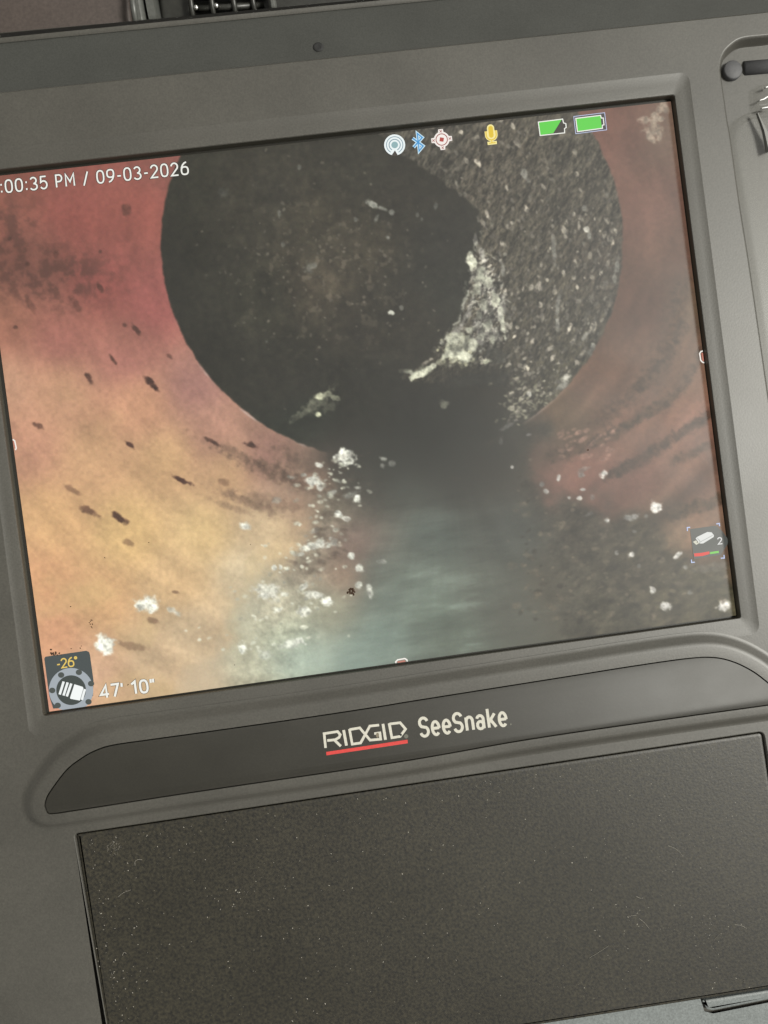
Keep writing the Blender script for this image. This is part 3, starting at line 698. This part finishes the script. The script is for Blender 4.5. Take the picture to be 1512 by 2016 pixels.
# ---------------------------------------------------------------- print on the screen and on the badge
class Ink:
    """flat print: layers of polygons and strokes in photo coordinates, laid on one level"""
    def __init__(s, z, clamp=False): s.z = z; s.V = []; s.F = []; s.M = []; s.mats = []; s.k = 0; s.clamp = clamp
    def mi(s, m_):
        if m_ not in s.mats: s.mats.append(m_)
        return s.mats.index(m_)
    def pt(s, x, y, k):
        v = P(x, y, s.z + .00002 * k)
        if s.clamp:
            v.x = min(max(v.x, -W2), W2); v.y = min(max(v.y, -H2), H2)
        return v
    def poly(s, pts, m_, k):
        tri = tessellate_polygon([[Vector((p[0], p[1], 0)) for p in pts]]); b = len(s.V)
        s.V += [s.pt(p[0], p[1], k) for p in pts]
        for t in tri: s.F.append(tuple(b + q for q in t)); s.M.append(s.mi(m_))
    def disc(s, x, y, rx, m_, k, ry=None, n=28, ang=0):
        ry = ry or rx; ca, sa = math.cos(R_(ang)), math.sin(R_(ang)); pts = []
        for q in range(n):
            a, b = rx * math.cos(2 * math.pi * q / n), ry * math.sin(2 * math.pi * q / n)
            pts.append((x + a * ca - b * sa, y + a * sa + b * ca))
        s.poly(pts, m_, k)
    def stroke(s, pts, wd, m_, k, closed=False):
        n = len(pts); L = []; Rr = []
        for i in range(n):
            p = Vector(pts[i])
            a = Vector(pts[i - 1]) if (i > 0 or closed) else None
            b = Vector(pts[(i + 1) % n]) if (i < n - 1 or closed) else None
            d0 = (p - a).normalized() if a is not None else None; d1 = (b - p).normalized() if b is not None else None
            d0 = d0 or d1; d1 = d1 or d0
            nn = Vector((-(d0 + d1).y, (d0 + d1).x))
            if nn.length < .2: nn = Vector((-d0.y, d0.x))
            nn.normalize(); c_ = max(.45, nn.dot(Vector((-d0.y, d0.x))))
            L.append(p + nn * wd / 2 / c_); Rr.append(p - nn * wd / 2 / c_)
        s.k += 1; k = k + .04 * (s.k % 20); b0 = len(s.V)
        s.V += [s.pt(p.x, p.y, k) for p in L] + [s.pt(p.x, p.y, k) for p in Rr]
        for i in range(n if closed else n - 1):
            j = (i + 1) % n; s.F.append((b0 + i, b0 + j, b0 + n + j, b0 + n + i)); s.M.append(s.mi(m_))
    def text(s, body, p0, p1, cap, m_, k, wd=3.0, gap=.2):
        """letters drawn as pen strokes from p0 to p1 along the base line; cap = height in photo pixels"""
        lay = []; x = 0.0
        for ch_ in body:
            w_, L = GLYPH[ch_]
            lay.append((x, L)); x += w_ + gap
        tot = x - gap; d = Vector(p1) - Vector(p0); up = Vector((d.y, -d.x)).normalized() * cap
        for x_, L in lay:
            for cl, pl in L:
                s.stroke([tuple(Vector(p0) + d * ((x_ + q[0]) / tot) + up * q[1]) for q in pl], wd, m_, k, cl)
    def done(s, name, parent):
        me_ = bpy.data.meshes.new(name); me_.from_pydata([tuple(v) for v in s.V], [], s.F)
        for q in s.mats: me_.materials.append(q)
        me_.polygons.foreach_set('material_index', s.M); me_.update()
        bm_ = bmesh.new(); bm_.from_mesh(me_)
        for f in bm_.faces:
            f.normal_update()
            if f.normal.z < 0: f.normal_flip()
        bm_.to_mesh(me_); bm_.free()
        o = bpy.data.objects.new(name, me_); col.objects.link(o); return kid(o, parent)
def ar(cx, cy, rx, ry, a0_, a1_, n=12): return [(cx + rx * math.cos(R_(a0_ + (a1_ - a0_) * q / n)), cy + ry * math.sin(R_(a0_ + (a1_ - a0_) * q / n))) for q in range(n + 1)]
def el(cx, cy, rx, ry, n=18, p=2.6):
    f = lambda v: math.copysign(abs(v) ** (2 / p), v)
    return [(cx + rx * f(math.cos(2 * math.pi * q / n + .01)), cy + ry * f(math.sin(2 * math.pi * q / n + .01))) for q in range(n)]
six = [(True, el(.28, .31, .26, .31)), (False, [(.02, .34), (.05, .58), (.14, .78), (.28, .93), (.44, 1)])]
GLYPH = {'0': (.56, [(True, el(.28, .5, .26, .5))]), '1': (.42, [(False, [(.04, .80), (.30, 1), (.30, 0)])]),
         '2': (.56, [(False, ar(.28, .72, .25, .28, 170, -38) + [(.02, 0), (.56, 0)])]),
         '3': (.54, [(False, ar(.25, .75, .23, .25, 155, -90)), (False, ar(.25, .25, .27, .25, 90, -155))]),
         '4': (.60, [(False, [(.44, 0), (.44, 1), (.02, .28), (.60, .28)])]),
         '5': (.54, [(False, [(.48, 1), (.08, 1), (.05, .54)] + ar(.26, .32, .26, .32, 125, -150))]),
         '6': (.56, six), '9': (.56, [(c_, [(.56 - x, 1 - y) for x, y in L]) for c_, L in six]),
         '7': (.52, [(False, [(0, 1), (.52, 1), (.18, 0)])]),
         'P': (.52, [(False, [(.05, 0), (.05, 1), (.28, 1)] + ar(.28, .73, .22, .27, 80, -80) + [(.28, .46), (.05, .46)])]),
         'M': (.74, [(False, [(.05, 0), (.05, 1), (.37, .36), (.69, 1), (.69, 0)])]),
         ':': (.14, [(False, [(.07, .60), (.07, .74)]), (False, [(.07, .04), (.07, .18)])]), '/': (.40, [(False, [(.02, -.08), (.38, 1.04)])]),
         '-': (.30, [(False, [(.02, .42), (.30, .42)])]), ' ': (.20, []), "'": (.10, [(False, [(.06, 1.02), (.04, .72)])]),
         '"': (.26, [(False, [(.06, 1.02), (.04, .72)]), (False, [(.24, 1.02), (.22, .72)])]), '°': (.22, [(True, ar(.11, .88, .10, .11, 0, 324, 9))]),
         'S': (.60, [(False, ar(.30, .745, .26, .255, 15, 235) + ar(.30, .255, .26, .255, 55, -165))]),
         'e': (.54, [(False, [(.06, .36), (.50, .36)]), (False, ar(.27, .36, .23, .36, -4, 315, 18))]),
         'n': (.54, [(False, [(.06, 0), (.06, .72)]), (False, [(.06, .46)] + ar(.27, .48, .21, .24, 165, 0) + [(.48, 0)])]),
         'a': (.54, [(False, ar(.25, .52, .21, .20, 165, 0) + [(.46, 0)]), (True, el(.24, .20, .20, .20, 14, 2.2))]),
         'k': (.54, [(False, [(.06, 0), (.06, 1.03)]), (False, [(.50, .74), (.10, .30)]), (False, [(.20, .42), (.52, 0)])])}

ZI = .00012
WHT = S(236, 236, 228); OUT = S(48, 40, 34)
k = Ink(ZI); t0, t1 = (2, 380.0), (371.5, 342.5); tx = ':00:35 PM / 09-03-2026'
k.text(tx, t0, t1, 24, OUT, 0, 5.4, .24); k.text(tx, t0, t1, 24, WHT, 1, 3.1, .24); k.done('timestamp_text', disp)
k = Ink(ZI); tx = '47\' 10"'
k.text(tx, (199, 1375), (305, 1360.5), 24, S(112, 90, 60), 0, 6.6); k.text(tx, (199, 1375), (305, 1360.5), 24, WHT, 1, 4.4); k.done('distance_text', disp)
# wireless icon
k = Ink(ZI); c = (777, 285.3); GB = S(112, 142, 156)
k.disc(*c, 20.8, S(232, 240, 240), 0)
ringp = lambda r, a0_=118, a1_=422: [(c[0] + r * math.cos(R_(a0_ + (a1_ - a0_) * q / 30)), c[1] + r * math.sin(R_(a0_ + (a1_ - a0_) * q / 30))) for q in range(31)]
k.stroke(ringp(16.2), 1.5, GB, 1); k.stroke(ringp(11), 1.7, GB, 1); k.disc(*c, 6.6, S(138, 172, 176), 1)
k.poly([(777.5, 296), (769.5, 308), (784, 307)], S(62, 56, 50), 2); k.done('wireless_icon', disp)
# bluetooth icon
k = Ink(ZI); a = R_(-6)
rune = [(823.3 + 1.05 * (x * math.cos(a) - y * math.sin(a)), 280 + 1.05 * (x * math.sin(a) + y * math.cos(a))) for x, y in ((-9.5, -8.5), (8.5, 8), (0, 16.5), (0, -16.5), (8.5, -8), (-9.5, 8.5))]
k.stroke(rune, 6.4, S(196, 226, 240), 0); k.stroke(rune, 2.8, S(62, 146, 205), 1); k.done('bluetooth_icon', disp)
# target icon
k = Ink(ZI); c = Vector((869.6, 274.7)); TR_ = S(150, 70, 60)
k.disc(*c, 15.5, S(240, 232, 226), 0)
for q in range(4):
    t = R_(90 * q - 7); d = Vector((math.cos(t), math.sin(t))); n_ = Vector((-d.y, d.x))
    k.poly([tuple(c + d * 10 + n_ * 6), tuple(c + d * 20.5 + n_ * 4.5), tuple(c + d * 20.5 - n_ * 4.5), tuple(c + d * 10 - n_ * 6)], S(240, 232, 226), 0)
    e = c + d * 16.3
    for sg in (1, -1): k.stroke([tuple(e + d * 2.4 + n_ * 2.2 * sg), tuple(e - d * 2.4 - n_ * 2.2 * sg)], 1.2, TR_, 2)
k.stroke([(c.x + 11.2 * math.cos(2 * math.pi * q / 28), c.y + 11.2 * math.sin(2 * math.pi * q / 28)) for q in range(28)], 1.7, TR_, 1, True)
k.poly([(c.x + 5.6 * math.cos(R_(45 + 8 + 90 * q)), c.y + 5.6 * math.sin(R_(45 + 8 + 90 * q))) for q in range(4)], S(172, 60, 52), 1); k.done('target_icon', disp)
# microphone icon
k = Ink(ZI); a = R_(-6); cx, cy = 967, 264.5
T = lambda L: [(cx + x * math.cos(a) - y * math.sin(a), cy + x * math.sin(a) + y * math.cos(a)) for x, y in L]
cap = lambda rx, y0, y1: [(rx * math.cos(R_(t)), y0 + rx * math.sin(R_(t))) for t in range(180, 361, 15)] + [(rx * math.cos(R_(t)), y1 + rx * math.sin(R_(t))) for t in range(0, 181, 15)]
uu = [(-9.8, -7)] + [(9.8 * math.cos(R_(t)), 1 + 9.8 * math.sin(R_(t))) for t in range(180, -1, -15)] + [(9.8, -7)]
CRM = S(240, 226, 150); YEL = S(222, 190, 40)
k.poly(T(cap(7.2, -12.5, 2)), CRM, 0); k.stroke(T(uu), 5.2, CRM, 0); k.stroke(T([(0, 8), (0, 17)]), 6, CRM, 0); k.stroke(T([(-9, 17), (9.5, 17)]), 6.4, CRM, 0)
k.poly(T(cap(4.6, -12, 2)), YEL, 1); k.stroke(T(uu), 2.2, YEL, 1); k.stroke(T([(0, 11), (0, 17)]), 2, YEL, 1); k.stroke(T([(-6, 17), (7, 17)]), 2, YEL, 1); k.done('microphone_icon', disp)
# batteries
GRN = S(88, 204, 66)
k = Ink(ZI); q_ = lambda L: [(x / 3.024 + 740, y / 3.024 + 200) for x, y in L]
k.poly(q_([(966, 122), (1112, 104), (1120, 128), (1134, 132), (1136, 156), (1126, 168), (1124, 186), (978, 203)]), S(52, 48, 42), 0)
k.poly(q_([(970, 124), (1106, 107), (1056, 188), (980, 199)]), GRN, 1)
k.stroke(q_([(967, 122), (1112, 104), (1117, 127), (1131, 131), (1133, 154), (1123, 161), (1124, 186), (978, 202)]), 1.9, WHT, 2, True)
k.done('battery_icon', disp)
k = Ink(ZI)
k.poly(q_([(1178, 89), (1362, 66), (1374, 168), (1190, 191)]), S(60, 58, 60), 0); k.stroke(q_([(1178, 89), (1362, 66), (1374, 168), (1190, 191)]), 1.3, S(188, 196, 226), 1, True)
k.poly(q_([(1192, 102), (1337, 84), (1345, 158), (1202, 177)]), GRN, 1)
k.stroke(q_([(1190, 100), (1338, 82), (1342, 98), (1354, 98), (1358, 138), (1348, 141), (1349, 159), (1200, 179)]), 1.9, WHT, 2, True)
k.done('battery_icon', disp)
# memory stick badge
q_ = lambda L: [(x / 7.13 + 1300, y / 7.13 + 980) for x, y in L]
k = Ink(ZI)
k.poly(q_([(415, 440), (780, 390), (870, 470), (950, 580), (945, 650), (850, 800), (470, 860)]), S(84, 86, 82), 0)
for L in ([(380, 466), (378, 418), (420, 415)], [(785, 368), (828, 360), (832, 398)], [(436, 868), (438, 908), (484, 904)], [(848, 848), (898, 846), (893, 803)]):
    k.stroke(q_(L), 2.2, S(176, 190, 226), 1)
k.poly(q_([(495, 570), (525, 545), (660, 480), (720, 485), (752, 525), (750, 550), (600, 642), (550, 642)]), S(214, 216, 212), 1)
k.stroke(q_([(560, 622), (735, 527)]), .8, S(128, 130, 128), 2); k.stroke(q_([(520, 570), (556, 604), (552, 640)]), .8, S(110, 112, 110), 2)
k.poly(q_([(458, 618), (500, 598), (552, 632), (505, 662)]), S(206, 204, 186), 1); k.disc(*q_([(520, 622)])[0], 1.5, S(120, 116, 100), 2, n=8)
k.text('2', q_([(812, 652)])[0], q_([(872, 643)])[0], 12.5, S(214, 214, 212), 1, 2.1)
k.poly(q_([(470, 782), (580, 772), (688, 752), (692, 788), (590, 818), (480, 824)]), S(218, 58, 48), 1); k.poly(q_([(700, 762), (818, 744), (824, 774), (696, 792)]), S(112, 196, 76), 1)
k.done('memory_stick_icon', disp)
# angle gauge
q_ = lambda L: [(x / 5.6 + 60, y / 5.6 + 1270) for x, y in L]
k = Ink(ZI, True); DKP = S(66, 74, 74); LTG = S(160, 168, 174)
k.poly(q_([(152, 150), (165, 128), (300, 108), (615, 62), (645, 75), (655, 100), (695, 390), (690, 560), (560, 700), (250, 700), (206, 560)]), DKP, 0)
c = q_([(448, 497)])[0]
k.disc(*c, 43.7, LTG, 1, n=48)
for L in ((338, 330), (534, 300), (668, 425), (640, 626), (300, 665), (240, 500)):
    e = q_([L])[0]; k.disc(e[0], e[1], 6.3, S(70, 76, 72), 2, 5.6, 14)
k.disc(*c, 29.3, S(58, 66, 63), 2, n=40)
for L, wd in (([(366, 402), (322, 545)], 4.8), ([(410, 412), (364, 556)], 4.8), ([(450, 424), (400, 566)], 4.8), ([(600, 486), (566, 604)], 4.8)):
    k.stroke(q_(L), wd, S(238, 242, 240), 3)
k.poly(q_([(484, 432), (575, 460), (584, 475), (545, 612), (440, 592), (436, 580)]), S(242, 246, 244), 3)
k.text('-26°', q_([(298, 258)])[0], q_([(522, 224)])[0], 17.5, S(228, 196, 96), 3, 2.6, .14)
k.done('angle_gauge', disp)
# focus brackets at the edges
for L, fill in ([(780, 1308), (779, 1303), (783, 1299), (797, 1296.5), (801, 1299), (802, 1304)], [(783, 1306.5), (782, 1302), (797, 1299.5), (799, 1304)]), \
               ([(1384.5, 691), (1380, 692), (1377.5, 696), (1379.5, 709), (1383, 713), (1387, 714)], [(1380.5, 695), (1385.5, 694), (1387.5, 711), (1382.5, 710)]), \
               ([(25, 865), (29, 868), (32, 882), (30.5, 886)], [(25, 868), (27.5, 869), (30, 881), (28, 883)]):
    k = Ink(ZI, True); k.poly(fill, S(186, 120, 104), 0); k.stroke(L, 2.6, S(244, 238, 230), 1); k.done('edge_bracket', disp)

# badge print
bpy.context.view_layer.update()
BK = lambda L: [(x / 3.436 + 600, y / 3.436 + 1380) for x, y in L]
k = Ink(ZB + .00006); wv_ = 5.0
k.stroke(BK([(141, 318), (131, 221), (222, 207), (240, 228), (232, 247), (206, 262), (152, 268)]), wv_, M_WHITE, 0)
k.stroke(BK([(200, 264), (244, 306)]), wv_ * 1.05, M_WHITE, 1)
k.stroke(BK([(263, 197), (282, 302)]), wv_ * 1.1, M_WHITE, 0)
k.stroke(BK([(303, 194), (321, 292), (378, 284), (440, 170), (503, 163)]), wv_, M_WHITE, 0); k.stroke(BK([(303, 194), (372, 182), (442, 265), (514, 258), (508, 216), (470, 221)]), wv_, M_WHITE, 1)
k.stroke(BK([(302, 190), (322, 297)]), wv_, M_WHITE, 2)
k.stroke(BK([(529, 155), (546, 263)]), wv_ * 1.1, M_WHITE, 0)
k.stroke(BK([(573, 154), (589, 249), (645, 240), (682, 190), (645, 147), (573, 156)]), wv_, M_WHITE, 0); k.stroke(BK([(570, 151), (590, 253)]), wv_, M_WHITE, 1)
k.done('brand_lettering', bp_)
k = Ink(ZB + .00006); k.poly(BK([(145, 345), (695, 262), (697, 286), (147, 368)]), M_RED, 0); k.done('red_underline', bp_)
k = Ink(ZB + .00006); k.disc(*BK([(686, 239)])[0], 4.2, M_GREYP, 0); k.disc(*BK([(650, 229)])[0], 2.2, M_HOLE, 3); k.disc(*BK([(492, 232)])[0], 3.0, mat('scuff', (.16, .14, .10), .7), 3, 5); k.done('trademark_dot', bp_)
k = Ink(ZB + .00006); k.text('SeeSnake', BK([(784, 242)])[0], BK([(1372, 164)])[0], 36, M_WHITE, 0, 5.7, .20); k.disc(*BK([(1394, 158)])[0], 1.8, M_GREYP, 0); k.done('model_lettering', bp_)

# ---------------------------------------------------------------- dust on the pad and dirt on the glass
def fleck(V, F, x, y, z, s, el=1.0, ang=0.0):
    c = P(x, y, z); b = len(V); a = math.cos(ang), math.sin(ang); n = 5; t0_ = rnd.random() * 6
    for q in range(n):
        t = t0_ + 2 * math.pi * q / n; r_ = s * rnd.uniform(.6, 1.1); u = r_ * el * math.cos(t); v = r_ * math.sin(t)
        V.append((c.x + u * a[0] - v * a[1], c.y + u * a[1] + v * a[0], c.z))
    V.append((c.x, c.y, c.z + s * .8))
    for q in range(n): F.append((b + q, b + (q + 1) % n, b + n))
def fibre(V, F, pts, z, wd=.00006):
    pts = catmull(pts, 5); n = len(pts)
    for i, (x, y) in enumerate(pts):
        b = len(V); p = P(x, y, z + .00015)
        d = (P(*pts[min(i + 1, n - 1)], z) - P(*pts[max(i - 1, 0)], z)); d = Vector((-d.y, d.x, 0)).normalized() * wd
        V += [p + d, p - d, p + Vector((0, 0, wd * 1.5))]
        if i:
            F += [(b - 3, b, b + 2, b - 1), (b - 2, b - 1, b + 2, b + 1)]
V = []; F = []
def on_pad(x, y): return 1642 - (x - 146) * .1487 + 14 < y < lip(x) - 10 and x > 160 + (y - 1642) * .15 + 12 and x < 1500
n = 0
while n < 620:
    x = rnd.uniform(150, 1512); y = rnd.uniform(1440, 2016)
    if not on_pad(x, y): continue
    n += 1; fleck(V, F, x, y, ZP, .00005 + .00016 * rnd.random() ** 4, rnd.uniform(1, 2), rnd.uniform(0, 3))
for x, y, s in [(577, 1728, .0003), (464, 1753, .0004), (471, 1757, .0003), (458, 1785, .00025), (408, 1806, .00025), (449, 1893, .0003), (558, 1848, .00035), (602, 1926, .00028), (661, 1903, .0002), (946, 1778, .0003), (973, 1822, .00025), (998, 1535, .0002), (1034, 1613, .0003), (1405, 1649, .00028), (1459, 1637, .00025), (1390, 1536, .0002), (1300, 1616, .0003), (1430, 1610, .00025), (1450, 1605, .00022), (1197, 1881, .00022), (1231, 1946, .0002), (1403, 1946, .0003), (1449, 1926, .00028), (1475, 1944, .00028), (310, 1667, .00025), (268, 1728, .00022), (382, 1678, .00022), (190, 1867, .0003), (193, 1892, .00025), (196, 1903, .0003), (276, 1912, .00025), (218, 1924, .00025), (247, 1947, .00025), (1255, 1798, .00022), (1420, 1838, .0002), (1400, 1820, .0002), (704, 1573, .00025), (590, 1695, .0002)]:
    fleck(V, F, x, y, ZP, s * .62, rnd.uniform(1, 2.2), rnd.uniform(0, 3))
for k_i in range(90):
    x, y = rnd.choice([(250, 1800), (480, 1770), (1400, 1820), (1240, 1800), (250, 1930), (1390, 1850)]); x += rnd.gauss(0, 30); y += rnd.gauss(0, 22)
    if on_pad(x, y): fleck(V, F, x, y, ZP, rnd.uniform(.00006, .00018), rnd.uniform(1, 2.5), rnd.uniform(0, 3))
for k_i in range(70):
    t = rnd.random() * 6.28; r_ = 15 * math.sqrt(rnd.random()); fleck(V, F, 224 + r_ * math.cos(t), 1670 + r_ * math.sin(t), ZP, rnd.uniform(.00004, .00009), 1.5, rnd.uniform(0, 3))
for k_i in range(110):
    t = rnd.random(); x, y = rnd.choice([(150 + 60 * t + 14, 1650 + 370 * t), (160 + 1300 * t, 1652 - 193 * t)]); x += abs(rnd.gauss(0, 6)); y += abs(rnd.gauss(0, 5))
    if on_pad(x + 8, y + 8): fleck(V, F, x + 8, y + 2, ZP, rnd.uniform(.00005, .00015), rnd.uniform(1, 2.5), rnd.uniform(0, 3))
for pts in ([(1315, 1665), (1326, 1669), (1336, 1676), (1345, 1686)], [(1258, 1808), (1268, 1816), (1278, 1828)], [(1160, 1886), (1180, 1874), (1198, 1862)], [(1253, 1765), (1260, 1768), (1266, 1768)], [(266, 1704), (266, 1696), (272, 1692), (280, 1693)], [(241, 1881), (244, 1875), (249, 1877)], [(1234, 1805), (1243, 1803), (1253, 1802)], [(1408, 1848), (1416, 1840), (1420, 1836)], [(232, 1766), (242, 1758), (258, 1752)], [(1464, 1938), (1465, 1928)], [(1446, 1820), (1458, 1822), (1470, 1828)]):
    fibre(V, F, pts, ZP, .00005)
d_ = obj('dust', V, F, M_DUST); tag(d_, 'pale dust flecks and lint scattered on the black pad', 'dust', kind='stuff')
V = []; F = []
for k_i in range(26):
    t = rnd.random() * 6.28; r_ = rnd.uniform(2, 8); fleck(V, F, 692 + r_ * math.cos(t), 1164 + r_ * math.sin(t), .0002, rnd.uniform(.0002, .0005), rnd.uniform(1, 2), rnd.uniform(0, 3))
for x, y in [(178, 1223), (180, 1221), (176, 1226), (178, 1229), (182, 1229), (180, 1234), (181, 1236), (206, 1098), (139, 1194), (140, 1277), (293, 1068), (493, 1072), (158, 1276), (160, 1272), (100, 1285), (104, 1287), (252, 1348), (462, 1309), (1158, 886)]:
    fleck(V, F, x, y, .0003, rnd.uniform(.00018, .0003), rnd.uniform(1, 2), rnd.uniform(0, 3))
for k_i in range(14): fleck(V, F, 106 + rnd.gauss(0, 5), 1287 + rnd.gauss(0, 3), .0003, rnd.uniform(.0002, .0004), 1.5, rnd.uniform(0, 3))
d_ = obj('dirt_specks', V, F, M_DIRT); tag(d_, 'brown dirt specks stuck on the screen glass', 'dirt', kind='stuff')

# ---------------------------------------------------------------- things behind the top edge
def block(name, px0, px1, zt, zb_, depth, mt, parent=None, bev=.002):
    """upright block whose near top edge runs from px0 to px1"""
    a_ = P(*px0, zt); b_ = P(*px1, zt); d = (b_ - a_); bk = Vector((-d.y, d.x, 0)).normalized() * depth
    bm_ = bmesh.new(); box(bm_, (a_.x, a_.y, zb_), d, bk, (0, 0, zt - zb_))
    bmesh.ops.recalc_face_normals(bm_, faces=bm_.faces)
    bmesh.ops.bevel(bm_, geom=list(bm_.edges), offset=bev, segments=3, affect='EDGES', profile=.5)
    o = bobj(name, bm_, mt, None, True); o.data.set_sharp_from_angle(angle=R_(35)); return o
def group_empty(name, loc, label, cat):
    e = bpy.data.objects.new(name, None); col.objects.link(e); e.location = loc; tag(e, label, cat); bpy.context.view_layer.update(); return e
zt = -.012
case = group_empty('brown_case', P(100, 30, ZG), 'dark brown plastic case behind the top left edge of the monitor', 'case')
kid(block('case_lid', (-420, 112), (262, 48), zt, ZG, .08, M_BROWN), case)
kid(block('case_end', (266, 47), (287, 44), zt + .002, ZG, .06, M_GREYB, bev=.0025), case)
bm = tube([P(270, 60, zt + .004), P(262, 10, zt + .007), P(254, -60, zt + .004)], .0011, 8); kid(bobj('end_bead', bm, M_GREYB, None, True), case)
kid(block('case_flange', (291, 43), (310, 40), zt, ZG, .06, M_GREYB, bev=.003), case)
crate = group_empty('ribbed_crate', P(470, 0, ZG), 'black ribbed plastic crate behind the top edge of the monitor', 'crate')
kid(block('crate_wall', (318, 46), (1000, -20), zt - .014, ZG, .10, M_DARK), crate)
for x in (378, 419, 462, 500):
    bm = tube([P(x + 2, 34 - (x - 380) * .09, zt - .010), P(x - 4, -8, zt - .010), P(x - 10, -60, zt - .012)], .0010, 8)
    kid(bobj('rib', bm, M_DARK, None, True), crate)
for y0 in (16, -6):
    bm = tube([P(380, y0 + 3, zt - .0115), P(520, y0 - 6, zt - .0115)], .0012, 8); kid(bobj('cross_rib', bm, M_DARK, None, True), crate)
M_GLINT = mat('bright_glint', (.7, .7, .68), .15, .8, metal=1.0)
for x, y in ((386, 15.5), (426, 12)):  # bright beads added to stand in for two small glints
    bm = bmesh.new(); bmesh.ops.create_uvsphere(bm, u_segments=12, v_segments=8, radius=.0011, matrix=Matrix.Translation(P(x, y, zt - .0095)))
    kid(bobj('glint_bead', bm, M_GLINT, None, True), crate)
kid(block('crate_post', (530, 18), (546, 16), zt - .004, ZG, .06, M_GREYB, bev=.002), crate)
